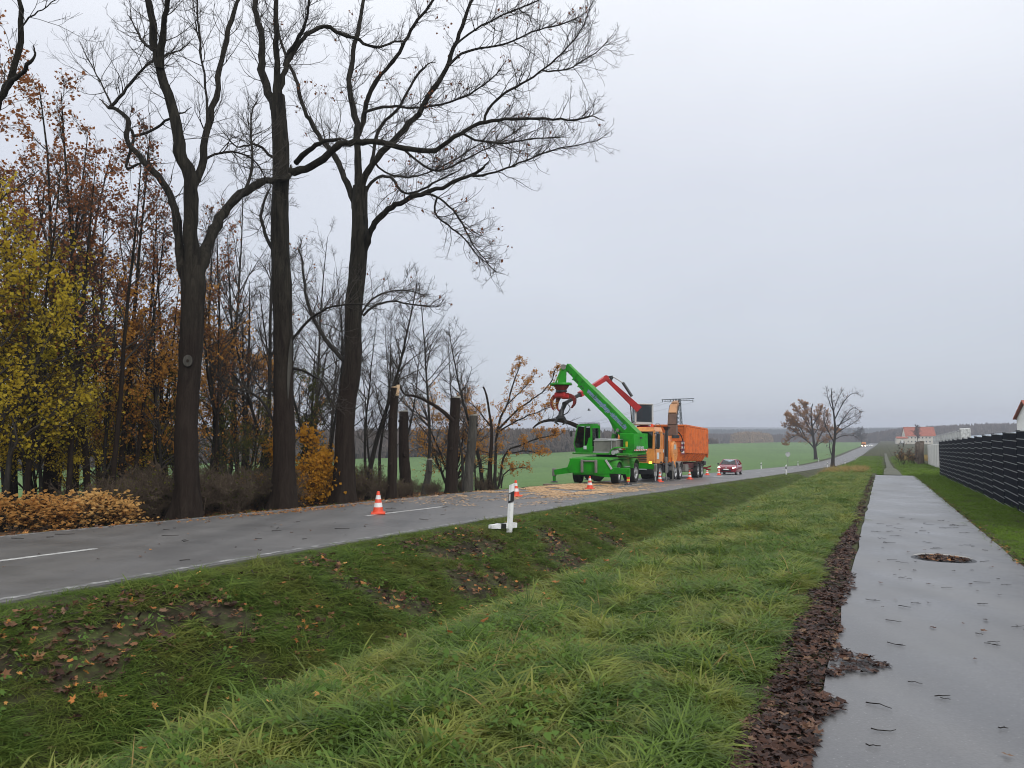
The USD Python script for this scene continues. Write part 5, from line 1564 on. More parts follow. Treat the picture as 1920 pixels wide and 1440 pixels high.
T_.part('chipper_drum', lathe([(0, -1.0), (.7, -1.0), (.78, -.92), (.78, .92), (.7, 1.0), (0, 1.0)], 28, 'x', (.15, 5.9, 1.95)), 'orange_pale', smooth=30)
T_.part('drum_cover', join(box(1.1, 5.7, 1.5, .2, .9, .7, .08), rod((1.0, 5.5, 1.1), (1.24, 5.5, 1.1), .22, k=14)), 'orange_pale')
T_.part('hatch_panel', hull([(1.12, 5.5, 2.5), (1.12, 6.1, 2.5), (1.12, 5.5, 2.1), (1.12, 6.1, 2.1), (1.17, 5.55, 2.45), (1.17, 6.05, 2.45), (1.17, 5.55, 2.15), (1.17, 6.05, 2.15)]), 'pale_grey')
T_.part('chute_ring', lathe([(.36, 2.95), (.46, 2.95), (.46, 3.15), (.36, 3.15)], 20, centre=(.85, 6.45, 0)), 'black_plastic', smooth=30)
ch = [(6.4, 3.1, .66, 'brown_metal'), (6.36, 3.9, .62, 'brown_metal'), (6.46, 4.65, .56, 'brown_metal'), (6.9, 5.3, .5, 'chute_tan'), (7.6, 5.52, .42, 'chute_tan')]
for (y0, z0, w0, _), (y1, z1, w1, mt) in zip(ch, ch[1:]):
    T_.part('chute', beam((.85, y0, z0), (.85, y1, z1), w0, w0 * .8, w1, w1 * .8, side=(0, 1, .2)), 'brown_metal' if mt == 'brown_metal' else 'chute_tan')
T_.part('chute_rim', join(*[beam((.85 + sx * .33, y0, z0), (.85 + sx * .33, y1, z1), .03, .1, side=(0, 1, 0)) for sx in (-1, 1) for (y0, z0, _, _), (y1, z1, _, _) in zip(ch[1:], ch[2:])]), 'dark_grey')
T_.part('chute_flap', join(box(.85, 7.85, 5.53, .5, .3, .05, .01), *[rod((.85 + dx, 7.4, 5.6), (.85 + dx, 7.45, 5.85), .025) for dx in (-.2, 0, .2)]), 'dark_grey')
T_.part('hydraulic_hose', pipe(catmull([(1.15, 6.6, 3.4), (1.3, 7.1, 3.1), (1.35, 7.5, 2.4), (1.3, 7.4, 2.0), (1.2, 7.1, 2.2)], 18), .04), 'black_rubber')
# crane
T_.part('crane_column', join(rod((-.25, 2.85, 1.0), (-.25, 2.85, 3.7), .3, k=18), box(-.25, 2.85, 3.62, .8, .8, .12, .03)), 'red_paint')
cc = np.array([-.35, 2.7, 3.72])
a_ = .5


def cr(m):
    v, f, _ = as_mesh(m)
    c, s = math.cos(a_), math.sin(a_)
    return (v * [1.15, 1.15, 1.12]) @ np.array([[c, s, 0], [-s, c, 0], [0, 0, 1]]) + cc, f


T_.part('crane_cab_shell', cr(join(box(.12, .55, .62, 1.1, .75, 1.2, .08), box(0, 0, .1, 1.05, 1.1, .2, .04), box(0, -.05, 1.24, 1.08, 1.2, .1, .06), *[box(x, -.55, .68, .09, .09, 1.1) for x in (-.5, .5)])), 'pale_grey')
T_.part('crane_cab_window', cr(box(0, -.56, .68, .92, .02, .98)), 'glass_dark')
T_.part('crane_cab_lining', cr(join(box(0, .16, .68, .96, .04, 1.0), box(.44, -.15, .68, .03, .6, .3), box(0, -.15, .22, .96, .7, .03))), 'black_plastic')
T_.part('crane_cab_window', cr(box(.52, -.12, .72, .02, .62, .85)), 'glass_clear')
T_.part('crane_cab_window', cr(box(-.52, -.12, .68, .02, .7, .9)), 'glass_clear')
T_.part('crane_cab_seat', cr(join(box(-.15, -.1, .42, .42, .4, .18, .05), box(-.15, .08, .85, .4, .12, .62, .04))), 'red_paint')
T_.part('cab_ladder', cr(join(beam((-.62, -.5, 1.25), (-.62, -.4, .1), .05, .05), beam((-.8, -.5, 1.25), (-.68, -.4, .1), .05, .05), beam((-.5, -.5, 1.22), (-.82, -.5, 1.22), .05, .05))), 'black_plastic')
# the boom is laid out where it reaches in the photograph, from the column out over the trees
cb = [P(1199, 768, 51.6), P(1136, 709, 52.2), P(1090, 738, 50.6), P(1058, 757, 49.6), P(1053, 772, 49.5), P(1051, 786, 49.4)]


def world_part(name, m, mat, **kw):
    return T_.part(name, m, mat, local=False, **kw)


sd = (0, 0, 1)
world_part('main_boom', join(beam(cb[0], cb[0] * .2 + cb[1] * .8, .3, .46, .26, .28), beam(cb[0] * .2 + cb[1] * .8, cb[1], .26, .28, .24, .26)), 'red_paint')
m_ = cb[0] * .45 + cb[1] * .55
world_part('boom_cylinder', rod(cb[0] * .78 + cb[1] * .22 + [0, 0, .42], cb[0] * .38 + cb[1] * .62 + [.3, 0, .5], .1, k=12), 'black_plastic')
world_part('boom_piston', rod(cb[0] * .38 + cb[1] * .62 + [.3, 0, .5], cb[1] + [.45, 0, .12], .045, k=10), 'steel')
world_part('boom_linkage', join(beam(cb[1] + [0, 0, .05], cb[1] + [.5, 0, .1], .08, .14), beam(cb[1] + [.5, 0, .1], cb[1] * .86 + cb[0] * .14 + [0, 0, .1], .08, .1), beam(cb[1] + [.25, 0, .12], cb[1] * .8 + cb[0] * .2 + [0, 0, .1], .07, .08)), 'black_plastic')
world_part('boom_knuckle', rod(cb[1] - [.0, .22, 0], cb[1] + [.0, .22, 0], .19, k=16), 'red_paint')
world_part('outer_boom', beam(cb[1], cb[2], .25, .3, .22, .24), 'red_paint')
world_part('boom_extension', beam(cb[2], cb[3], .17, .2), 'dark_grey')
world_part('extension_collar', beam(cb[2] * 1.06 - cb[1] * .06, cb[2] * .92 + cb[1] * .08, .32, .34), 'red_paint')
world_part('grapple_link', join(beam(cb[3] + [.05, 0, .05], cb[4], .2, .26, .16, .2), rod(cb[3] - [0, .16, 0], cb[3] + [0, .16, 0], .14)), 'black_plastic')
world_part('grapple_rotator', join(rod(cb[4] + [0, 0, .1], cb[5] + [0, 0, .2], .17, k=14), rod(cb[4] + [.12, .1, 0], cb[5] + [.15, .1, .2], .05)), 'black_plastic')
world_part('grapple', join(box(*(cb[5] + [0, 0, .12]), .5, .42, .26, .06), *[beam(cb[5] + [sx * .2, y, .12], cb[5] + [sx * .36, y, -.16], .1, .16) for sx in (-1, 1) for y in (-.14, .14)], *[beam(cb[5] + [sx * .36, y, -.16], cb[5] + [sx * .12, y, -.36], .1, .15, .08, .06) for sx in (-1, 1) for y in (-.14, .14)]), 'black_plastic')
world_part('hydraulic_hose', pipe(catmull([cb[3] + [0, -.1, .1], cb[3] + [.35, -.1, -.35], cb[4] + [.3, -.1, -.1], cb[4] + [.1, -.1, -.2]], 14), .025), 'black_rubber')

# the limb that hangs in the grapple
lb = Thing('sawn_branch', 'dark sawn limb held crosswise in the black crane grapple', 'branch', loc=P(1051, 789, 49.4))
lp = catmull([P(999, 803, 49.8), P(1012, 793, 49.7), P(1030, 788, 49.5), P(1051, 789, 49.4), P(1068, 793, 49.3), P(1088, 802, 49.2)], 16)
lb.part('limb', tubes(lp[None], np.interp(np.linspace(0, 1, 16), [0, .4, 1], [.05, .1, .15])[None], 10, caps=True), 'bark_wet', local=False)
rr_ = np.random.default_rng(3)
sp, sdir, sr_, su, six = sprout(rr_, lp[None], np.full((1, 16), .06), 12, .05, .9, .5, 1.1)
g1, g1r = grow(rr_, sp, sdir, rr_.uniform(.4, 1.3, len(sp)), np.full(len(sp), .018), 7, .16, .05)
p2, d2, r2, u2, i2 = sprout(rr_, g1, g1r, 5, .3, 1, .4, .9)
g2, g2r = grow(rr_, p2, d2, rr_.uniform(.2, .5, len(p2)), np.full(len(p2), .007), 5, .15, .05)
lb.part('twig_spray', joinn(tubes(g1, g1r, 4), tubes(g2, g2r, 3)), 'bark_twig', local=False, kind='stuff')

# ---- the container trailer
K = machine('container_trailer', 'low dark trailer with twin axles under the orange container', 'trailer', -14.35, 56.9, SL)
K.part('frame', join(box(-.45, 4.1, 1.08, .16, 8.4, .3, .02), box(.45, 4.1, 1.08, .16, 8.4, .3, .02), *[box(0, y, 1.05, 1.1, .12, .2) for y in (.4, 2.2, 4, 5.8, 7.8)]), 'frame_maroon')
K.part('tow_bar', beam((0, .2, 1.0), (0, -.9, .9), .2, .2), 'frame_maroon')
K.part('tool_box', box(.85, 1.1, .78, .5, .9, .55, .05), 'grey_metal')
K.part('side_guard', join(box(.95, 2.6, .95, .06, 2.4, .4, .02), box(.95, 2.6, .6, .06, 2.0, .2, .02)), 'frame_maroon')
K.part('rear_box', box(.75, 7.6, 1.15, .7, .7, .35, .05), 'black_plastic')
K.part('rear_bumper', join(box(0, 8.3, .72, 2.3, .12, .16, .02), beam((1.0, 8.3, .72), (1.45, 8.3, .9), .06, .1), beam((1.0, 8.3, .62), (1.4, 8.3, .58), .06, .1)), 'red_worn')
for sx in (-1, 1):
    for y in (4.35, 5.75):
        wheel(K, sx * 1.0, y, .55, .55, .5, sx)
        pts = [(sx * 1.0, y + .64 * math.cos(a), .6 + .64 * math.sin(a)) for a in np.linspace(.5, PI - .5, 6)]
        K.part('mudguard', join(*[beam(p, q, .04, .5, side=(1, 0, 0)) for p, q in zip(pts, pts[1:])]), 'black_plastic')
for y in (4.35, 5.75):
    K.part('axle', rod((-1, y, .55), (1, y, .55), .1), 'dark_grey')
C_ = machine('container', 'orange ribbed steel chip container loaded on the trailer', 'container', -14.35, 56.9, SL)
cl, cz0, cz1 = 7.7, 1.28, 3.98
C_.part('tub', join(box(0, cl / 2, (1.9 + cz1) / 2, 2.36, cl, cz1 - 1.9, .02), hull([(sx * w, y, z) for sx in (-1, 1) for y in (.02, cl - .02) for w, z in ((1.17, 1.92), (.82, cz0))])), 'container_orange')
for sx in (-1, 1):
    for k in range(9):
        y = .45 + k * (cl - .8) / 8
        rb = hull([(sx * x, y + dy, z) for x, dy, z in [(1.17, -.24, cz1 - .12), (1.17, .24, cz1 - .12), (1.4, -.07, cz1 - .14), (1.4, .07, cz1 - .14), (1.17, -.24, 1.95), (1.17, .24, 1.95), (1.4, -.07, 1.9), (1.4, .07, 1.9)]])
        C_.part('rib', join(rb, hull([(sx * x, y + dy, z) for x, dy, z in [(1.27, -.09, 1.9), (1.27, .09, 1.9), (1.1, -.09, 1.9), (1.1, .09, 1.9), (.9, -.09, 1.32), (.9, .09, 1.32), (.8, -.09, 1.4), (.8, .09, 1.4)]])), 'container_orange')
    C_.part('top_rail', box(sx * 1.22, cl / 2, cz1 - .04, .16, cl + .06, .14, .02), 'container_orange')
    C_.part('corner_post', box(sx * 1.2, .0, 2.9, .16, .12, 2.0, .02), 'container_orange')
    C_.part('corner_post', box(sx * 1.22, cl, 2.75, .2, .16, 2.3, .02), 'container_orange')
for z in (2.35, 2.8, 3.25, 3.65):
    C_.part('front_seam', box(0, -.02, z, 2.2, .05, .05, .01), 'container_orange')
C_.part('top_rail', box(0, .0, cz1 - .04, 2.5, .14, .14, .02), 'container_orange')
C_.part('top_rail', box(0, cl, cz1 - .04, 2.5, .14, .14, .02), 'container_orange')
C_.part('hazard_plate', box(1.05, -.09, 2.3, .2, .02, 1.0), 'hazard_white_violet')
C_.part('door_latch', join(box(1.34, cl - .1, 2.1, .06, .1, .4, .01), box(1.34, cl + .05, 3.0, .06, .06, .2, .01)), 'red_worn')


# ---- cars
def loft(stations, flip=False):
    """Body through closed cross-sections: list of arrays (m, 3)."""
    st = np.array(stations)
    n, m = st.shape[:2]
    f = []
    for i in range(n - 1):
        for j in range(m):
            a, b = i * m + j, i * m + (j + 1) % m
            f += [[a, b, b + m], [a, b + m, a + m]]
    v = st.reshape(-1, 3)
    for base, sg in ((0, 1), ((n - 1) * m, -1)):
        for j in range(1, m - 1):
            f.append([base, base + j + 1, base + j] if sg > 0 else [base, base + j, base + j + 1])
    f = np.array(f)
    return v, f[:, ::-1] if flip else f


def car(label, t0, s0, mat, yaw=0.0, detail=True, scale=1.0):
    th = machine('car', label, 'car', t0, s0, math.atan((road_z(s0 + 3) - road_z(s0 - 3)) / 6))
    def ring(y, z0, z1, w, wt):
        h = z1 - z0
        return [(-w * .9, y, z0), (-w, y, z0 + h * .22), (-w, y, z0 + h * .62), (-wt, y, z1 - h * .06), (-wt * .8, y, z1), (wt * .8, y, z1), (wt, y, z1 - h * .06), (w, y, z0 + h * .62), (w, y, z0 + h * .22), (w * .9, y, z0)]
    body = [ring(0, .32, .62, .62, .55), ring(.05, .24, .72, .76, .66), ring(.25, .22, .8, .86, .76), ring(.7, .22, .9, .9, .8), ring(1.2, .22, .98, .9, .82), ring(2.2, .22, 1.0, .9, .83), ring(3.3, .22, 1.02, .9, .82), ring(3.9, .25, 1.0, .86, .78), ring(4.2, .3, .92, .76, .68)]
    th.part('body', loft(body, True), mat, smooth=45)
    roof = [(-.58, 1.75, 1.4), (.58, 1.75, 1.4), (-.6, 2.3, 1.47), (.6, 2.3, 1.47), (-.58, 3.2, 1.43), (.58, 3.2, 1.43), (-.52, 3.65, 1.34), (.52, 3.65, 1.34)]
    th.part('roof', hull([(x, y, z) for x, y, z in roof] + [(x * 1.02, y, z - .05) for x, y, z in roof]), mat, smooth=45)
    for sx in (-1, 1):
        for bm in (beam((sx * .76, 1.05, .95), (sx * .58, 1.78, 1.41), .07, .07), beam((sx * .78, 3.7, 1.0), (sx * .55, 3.5, 1.38), .16, .09), beam((sx * .79, 2.4, .98), (sx * .6, 2.4, 1.42), .08, .06)):
            th.part('pillar', bm, mat)
        th.part('side_window', hull([(sx * .78, 1.25, .98), (sx * .78, 3.6, 1.0), (sx * .6, 1.9, 1.4), (sx * .58, 3.3, 1.39), (sx * .77, 2.4, .99)]), 'glass_dark')
        th.part('mirror', box(sx * .98, 1.4, 1.0, .2, .1, .14, .04), mat if sx > 0 else 'black_plastic')
        th.part('headlight', hull([(sx * .7, .03, .64), (sx * .55, -.01, .63), (sx * .8, .28, .75), (sx * .6, .08, .73), (sx * .83, .3, .66)]), 'head_lamp')
        th.part('fog_lamp', box(sx * .66, .06, .4, .14, .06, .08, .02), 'pale_grey')
        for y in (.82, 3.4):
            wheel(th, sx * .78, y, .31, .31, .2, sx)
    th.part('windscreen', hull([(x, y, z) for x, y, z in [(-.74, 1.0, .95), (.74, 1.0, .95), (-.57, 1.76, 1.4), (.57, 1.76, 1.4), (0, .95, .96), (0, 1.72, 1.42)]]), 'glass_clear')
    th.part('dashboard', join(box(0, 1.5, .92, 1.4, .5, .12, .03), box(-.36, 2.3, 1.05, .45, .2, .6, .08), box(.36, 2.3, 1.05, .45, .2, .6, .08)), 'black_plastic')
    th.part('grille', join(box(0, .0, .42, .9, .1, .14, .03), box(0, .03, .24, 1.3, .12, .08, .02)), 'black_plastic')
    th.part('number_plate', box(0, -.06, .5, .5, .02, .11), 'white_plastic')
    th.part('emblem', lathe([(0, 0), (.06, 0), (.05, .02), (0, .02)], 14, 'y', (0, -.03, .66)), 'pale_grey')
    return th


car('dark red hatchback with its headlights on driving past the traffic cones', -13.35, 74.5, 'car_red')
van = machine('lorry', 'small orange lorry with headlights on, far up the road', 'lorry', float(t_of(-14.6, 520)), 520)
van.part('box_body', box(0, 3.6, 1.9, 2.4, 4.6, 2.4, .1), 'orange_pale')
van.part('cab', join(box(0, .9, 1.5, 2.3, 1.7, 1.7, .15)), 'orange_pale')
van.part('windscreen', box(0, .04, 1.9, 1.9, .03, .7), 'glass_dark')
for sx in (-1, 1):
    van.part('headlight', box(sx * .85, .0, .9, .5, .1, .35, .05), 'head_lamp')
    for y in (1.2, 4.6):
        wheel(van, sx * .95, y, .45, .45, .3, sx)
car('small white car following the far orange lorry', float(t_of(-14.4, 560)), 560, 'white_plastic')
car('white car driving away on the far stretch of road', float(t_of(-11.2, 540)), 540, 'white_plastic')

# ---------------------------------------------------------------- cones, posts, fence, buildings, far woods
def on_road(px, py):
    r = P(px, py, 1.0) - [0, 0, 1.6]
    Y = np.arange(5, 300, .02)
    x, z = r[0] * Y, 1.6 + r[2] * Y
    k = int(np.argmax(z <= road_z(TS(x, Y)[1])))
    return np.array([x[k], Y[k], float(road_z(TS(x[k], Y[k])[1]))])


cone = Thing('traffic_cone_kind', proto=True)
cone.part('base', join(box(0, 0, .03, .4, .4, .05, .015), lathe([(.17, .05), (.155, .075), (0, .075)], 20)), 'cone_red')
rad = lambda z: .15 - (z - .06) / .58 * .115
bands = [(.06, .2, 'cone_red'), (.2, .32, 'cone_white'), (.32, .42, 'cone_red'), (.42, .53, 'cone_white'), (.53, .64, 'cone_red')]
for a, b, mt in bands:
    cone.part('band', lathe([(rad(a) - .02, a), (rad(a), a), (rad(b), b), (rad(b) - .02 if b < .6 else 0, b)], 20), mt, smooth=30)
for (px, py), lb in zip([(709, 964), (967, 931), (1106, 917), (1237, 904), (1293, 899), (1326, 891), (1348, 891)],
                        ['red and white cone standing alone on the road by the great bare trees', 'red and white cone half hidden by the white marker post', 'red and white cone before the front outrigger of the green machine',
                         'red and white cone beside the front wheel of the orange truck', 'red and white cone beside the trailer wheels', 'small far cone behind the trailer', 'last cone of the line, just before the red car']):
    copy_of(cone, 'traffic_cone', lb, 'traffic cone', on_road(px, py) + [0, 0, .002], rng.uniform(0, 1.5), 1.0, 'traffic cones along the road works')

# marker posts
post = Thing('marker_post_kind', proto=True)
def post_part(z0, z1, w0, w1, d, slant=0.0):
    return hull([(x * w, y * d, z + (slant if x > 0 else 0)) for z, w in ((z0, w0), (z1, w1)) for x in (-.5, .5) for y in (-.5, .5)] + [(0, -d * .8, (z0 + .0)), (0, -d * .8, z1 + slant * .5)])
post.part('post', post_part(-.2, .6, .13, .125, .1), 'white_plastic')
post.part('black_band', hull([(x * .124, y * .104, z) for x, z in ((-.5, .58), (.5, .64), (-.5, .82), (.5, .88)) for y in (-.5, .5)] + [(0, -.085, .61), (0, -.085, .85)]), 'black_plastic')
post.part('head', hull([(x * .12, y * .1, z) for x, z in ((-.5, .82), (.5, .88), (-.5, 1.0), (.5, 1.06)) for y in (-.5, .5)] + [(0, -.08, .85), (0, -.08, 1.03)]), 'white_plastic')
post.part('reflector', box(-.03, -.082, .73, .035, .012, .16), 'pale_grey')
p0 = at_Y(955.5, 18.75) + [0, 0, .1]
copy_of(post, 'marker_post', 'white marker post with black band standing near the ditch above a fallen one', 'marker post', p0, -.1, 1.04, None, tilt_y=3.2)
fal = Thing('marker_post', 'white marker post lying flat in the grass at the foot of the standing one', 'marker post', loc=at_Y(945, 18.6), rz=0)
a0, a1 = at_Y(919, 18.35) + [0, 0, .13], at_Y(966, 18.95) + [0, 0, .2]
for q0, q1, nm, mt in ((0, .36, 'head', 'white_plastic'), (.36, .56, 'black_band', 'black_plastic'), (.56, 1.0, 'post', 'white_plastic')):
    fal.part(nm, beam(a0 + (a1 - a0) * q0, a0 + (a1 - a0) * q1, .13 if q0 else .1, .12 if q0 else .08, .13, .12), mt, local=False)
PW = 'white marker post with black band farther along the road'
for px, tau in [(1472, -8.9), (1582, -8.9), (1601, -8.9), (1614, -8.9), (1425, -16.7), (1494, -16.7), (1533, -16.7), (1549, -9.0), (1558, -16.7)]:
    # where the row of posts at this cross coordinate is seen in this column
    s = np.arange(20, 420, .25)
    x, y = XY(t_of(np.full(s.shape, tau), s), s)
    k = int(np.argmin(np.abs(960 + FPX * x / y - px)))
    copy_of(post, 'marker_post', PW, 'marker post', (x[k], y[k], float(H(x[k], y[k]))), 0, .95, 'marker posts along the far road')
sg = Thing('road_sign', 'round road sign seen from behind beside the two roadside trees', 'road sign', loc=(0, 0, 0))
s = 168.0
x, y = XY(-17.6, s)
zz = float(H(x, y))
sg.part('pole', rod((x, y, zz - .2), (x, y, zz + 3.0), .05), 'grey_metal')
sg.part('disc', lathe([(0, -.02), (.5, -.02), (.5, .02), (0, .02)], 24, 'y', (x, y - .05, zz + 2.5)), 'pale_grey')

# ---- manhole
mx, my = XY(MANHOLE_T, MANHOLE_S)
mz = float(path_z(MANHOLE_S))
mh = Thing('manhole', 'sunken round manhole in the footpath filled with wet brown leaves', 'manhole', loc=(mx, my, mz))
mh.part('rim', lathe([(.37, -.05), (.37, -.028), (.43, -.028), (.43, -.05)], 36), 'dark_grey', smooth=30)
mh.part('cover', lathe([(0, -.034), (.36, -.034), (.36, -.05)][::-1], 36), 'dark_grey', smooth=30)
look('pale_mortar', (.22, .22, .2), (.34, .33, .31), rough=.8, scale=20)
mh.part('mortar_ring', lathe([(.44, -.045), (.44, -.0335), (.5, -.026), (.5, -.05)], 36), 'pale_mortar', smooth=30)

# ---- the dark privacy fence
look('slat_dark', (.003, .0045, .009), (.006, .0085, .016), rough=.7, scale=3.0, spec=.03)
look('slat_wire', (.17, .18, .19), (.11, .115, .12), rough=.5, scale=5)
look('concrete', (.34, .33, .31), (.25, .245, .23), rough=.85, scale=7, bump=.2)
fx, fy = XY(3.1, 20.8)
FN = Thing('privacy_fence', 'dark slatted privacy fence stepping down along the footpath', 'fence', loc=(fx, fy, float(path_z(20.8))), rz=-HEAD)
s0s = np.arange(18.3, 53.2, 2.5)
rf = np.random.default_rng(55)
for i, s0 in enumerate(s0s):
    zb = float(path_z(s0 + 1.25) - path_z(20.8)) + .04
    y0, y1 = s0 - 20.8, s0 - 20.8 + 2.5
    FN.part('post', join(box(.03, y0, zb + .95, .06, .06, 2.26, .006), box(.03, y0, zb + 2.09, .08, .08, .03, .004)), 'slat_dark')
    pn = FN.part('panel', join(*[box(.0, (y0 + y1) / 2, zb + .02 + k * .2, .022, 2.46, .018) for k in range(11)]), 'slat_wire')
    for k in range(10):
        FN.part('slat', box(rf.normal(0, .0015), (y0 + y1) / 2 + rf.normal(0, .004), zb + .02 + k * .2 + .1, .012, 2.43, .184, .003), 'slat_dark', under=pn)
    if s0 > 44:
        FN.part('base_board', box(-.01, (y0 + y1) / 2, zb - .16, .05, 2.4, .3, .01), 'concrete')
FN.part('post', box(.03, s0s[-1] + 2.5 - 20.8, float(path_z(53.3) - path_z(20.8)) + .95, .06, .06, 2.26, .006), 'slat_dark')

# pale wall and metal fence farther on
wx, wy = XY(4.4, 68)
look('pale_wall', (.55, .54, .51), (.44, .435, .41), rough=.85, scale=1.2, detail=7, stretch=(1, 1, .35))
WL = Thing('concrete_wall', 'pale concrete panel wall beyond the end of the dark fence', 'wall', loc=(wx, wy, float(path_z(68))), rz=-HEAD)
for k in range(10):
    zb = float(path_z(68 + k * 2.5) - path_z(68))
    WL.part('panel', box(0, k * 2.5 + 1.25, zb + .95, .12, 2.42, 2.1, .02), 'pale_wall')
    WL.part('post', box(0, k * 2.5, zb + .98, .17, .1, 2.14, .02), 'pale_wall')
gx, gy = XY(6.2, 78)
MF = Thing('metal_fence', 'tall light grey bar fence rising behind the pale wall', 'fence', loc=(gx, gy, float(path_z(78))), rz=-HEAD)
for k in range(16):
    zb = float(path_z(78 + k * 2.5) - path_z(78))
    MF.part('post', box(0, k * 2.5, zb + 1.6, .09, .09, 3.5), 'pale_grey')
    MF.part('panel', join(*[box(0, k * 2.5 + 1.25, zb + .5 + q * .55, .05, 2.5, .05) for q in range(6)], *[box(0, k * 2.5 + .15 + q * .22, zb + 1.7, .04, .05, 2.9) for q in range(11)]), 'pale_grey')
look('old_wood', (.16, .125, .1), (.09, .07, .055), rough=.85, scale=6, stretch=(1, 1, .2), bump=.4)
WG = Thing('log_screen', 'row of old brown upright logs between the bush and the pale wall', 'fence', loc=(*XY(3.7, 92), float(path_z(92))), rz=-HEAD)
for k in range(9):
    zb = float(path_z(92 + k * 1.1) - path_z(92))
    WG.part('log', rod((rf.normal(0, .1), k * 1.1, zb - .2), (rf.normal(0, .12), k * 1.1 + rf.normal(0, .06), zb + rf.uniform(2.0, 2.5)), rf.uniform(.22, .32), rf.uniform(.18, .26), 9), 'old_wood')


# ---- buildings
look('roof_red', (.34, .1, .06), (.26, .075, .045), rough=.8, scale=2.0, detail=6)
look('plaster', (.58, .55, .48), (.5, .47, .41), rough=.85, scale=.8, detail=5)
look('plaster_white', (.7, .7, .67), (.62, .62, .6), rough=.8, scale=.7)
look('dark_window', (.03, .035, .04), (.05, .055, .06), rough=.2)
look('roof_blue', (.3, .36, .42), (.25, .3, .36), rough=.6)


def house(name, label, cx, cy, z0, L, W, hw, hr, rz, wall, roof, win=(), bays=()):
    """Ridge along the local x axis."""
    h = Thing(name, label, 'house' if 'house' in name else 'building', loc=(cx, cy, z0), rz=rz)
    h.part('wall', join(box(0, 0, hw / 2 - .5, L, W, hw + 1.0), *[prism([(-W / 2, hw), (W / 2, hw), (0, hw + hr * .94)], 'x', sx * L / 2 - .12, sx * L / 2 + .12) if True else None for sx in (-.985, .985)]), wall)
    e = .25
    for sy in (-1, 1):
        h.part('roof', hull([(sx * (L / 2 + e), sy * (W / 2 + e), hw - e * hr / (W / 2) + d) for sx in (-1, 1) for d in (0, .12)] + [(sx * (L / 2 + e), 0.0, hw + hr + d) for sx in (-1, 1) for d in (0, .12)]), roof)
    for x, z, w, hh in win:
        p = h.part('window', box(x, -W / 2 - .02, z, w, .06, hh), 'plaster_white')
        h.part('pane', box(x, -W / 2 - .05, z, w * .82, .04, hh * .84), 'dark_window', under=p)
    return h


bx, by = XY(9.9 + 7.55, 73.6)
hd = math.atan2(-SN, CS)
house('white_house', 'white gabled house with a red roof peeping over the dark fence', bx, by, float(path_z(73)) - .3, 14.0, 9.1, 4.45, 1.35, -HEAD, 'plaster_white', 'roof_red')
house('farmhouse', 'long pale farmhouse with a tall red roof at the end of the trail', 235.0, 445.0, -7.9, 15.6, 9.0, 4.3, 4.9, -.25, 'plaster', 'roof_red',
      win=[(-6.6 + 1.9 * k, z, .8, 1.0) for k in range(8) for z in (1.0, 3.2)])
gt = house('gate_building', 'low pale gatehouse with a round arch beside the farmhouse', 222.6, 440.0, -7.7, 5.6, 4.0, 2.7, .8, -.25, 'plaster', 'roof_red')
gt.part('arch', prism([(1.1 * math.cos(a), 1.6 * max(math.sin(a), 0) + .3) for a in np.linspace(0, PI, 12)] + [(-1.1, -.3), (1.1, -.3)], 'y', -2.12, -1.96), 'dark_window')
gt.part('gate', box(0, -2.14, .9, 1.4, .06, 1.5), 'plaster_white')
x, y = XY(26, 165)
house('shed', 'long low shed with a grey blue roof behind the dark fence', x, y, float(path_z(165)), 60, 22, 3.0, 1.1, -HEAD + 1.57, 'pale_wall', 'roof_blue')
bt = P(1809, 803, 80.0)
TK = Thing('white_tank', 'white ribbed tank rising above the dark fence', 'tank', loc=(bt[0], bt[1], bt[2] - 3.9), rz=-HEAD)
TK.part('body', box(0, 0, 1.95, .92, .92, 3.9, .06), 'white_plastic')
for k in range(6):
    TK.part('rib', box(-.45 + .18 * k, -.48, 1.95, .05, .06, 3.86), 'white_plastic')
for k, (px, w) in enumerate(((890, 6), (898, 5), (906, 7), (914, 5))):
    D, zD = _edge(px)
    house('village_house', ['small white house at the far edge of the field, end of four', 'small white house at the far field edge, next to the end one', 'widest white house of the four at the far field edge', 'small white house of the far four, toward the oak'][k],
          (px - 960) / FPX * (D + 14), D + 14, float(zD) - 1.6, w * .95, 5, 2.2, 1.4, .1 * k, 'plaster_white', 'roof_blue')

# ---- the power pylon
py_ = P(1271, 749, 280.0)
PY = Thing('power_pylon', 'dark steel lattice pylon with one wide crossarm behind the container', 'pylon', loc=(py_[0], py_[1], -9.5))
top = py_[2] + 9.5
look('pylon_steel', (.07, .08, .09), (.05, .06, .07), rough=.6, metal=.2)
wt = lambda z: .75 + (top - z) * .055
for sx in (-1, 1):
    for sy in (-1, 1):
        PY.part('leg', beam((sx * wt(0), sy * wt(0), 0), (sx * wt(top), sy * wt(top), top), .22, .22), 'pylon_steel')
zs = np.linspace(0, top, 15)
for za, zb in zip(zs, zs[1:]):
    PY.part('brace', join(*[beam((sx * wt(za), sy * wt(za), za), (-sx * wt(zb), sy * wt(zb), zb), .12, .12) for sx in (-1, 1) for sy in (-1, 1)],
                          *[beam((sx * wt(za), sy * wt(za), za), (sx * wt(zb), -sy * wt(zb), zb), .12, .12) for sx in (-1, 1) for sy in (-1, 1)]), 'pylon_steel')
PY.part('crossarm', join(beam((-5.9, 0, top - .1), (5.9, 0, top + .35), .35, .3), beam((-5.2, 0, top - .7), (5.4, 0, top - .35), .2, .2), *[beam((x, 0, top - .1), (x + .6, 0, top - .6), .12, .12) for x in np.arange(-5, 5, 1.0)]), 'pylon_steel')
for x in (-5.6, -2.8, 5.5):
    PY.part('insulator', rod((x, 0, top - .1), (x, 0, top - 1.0), .14), 'pylon_steel')
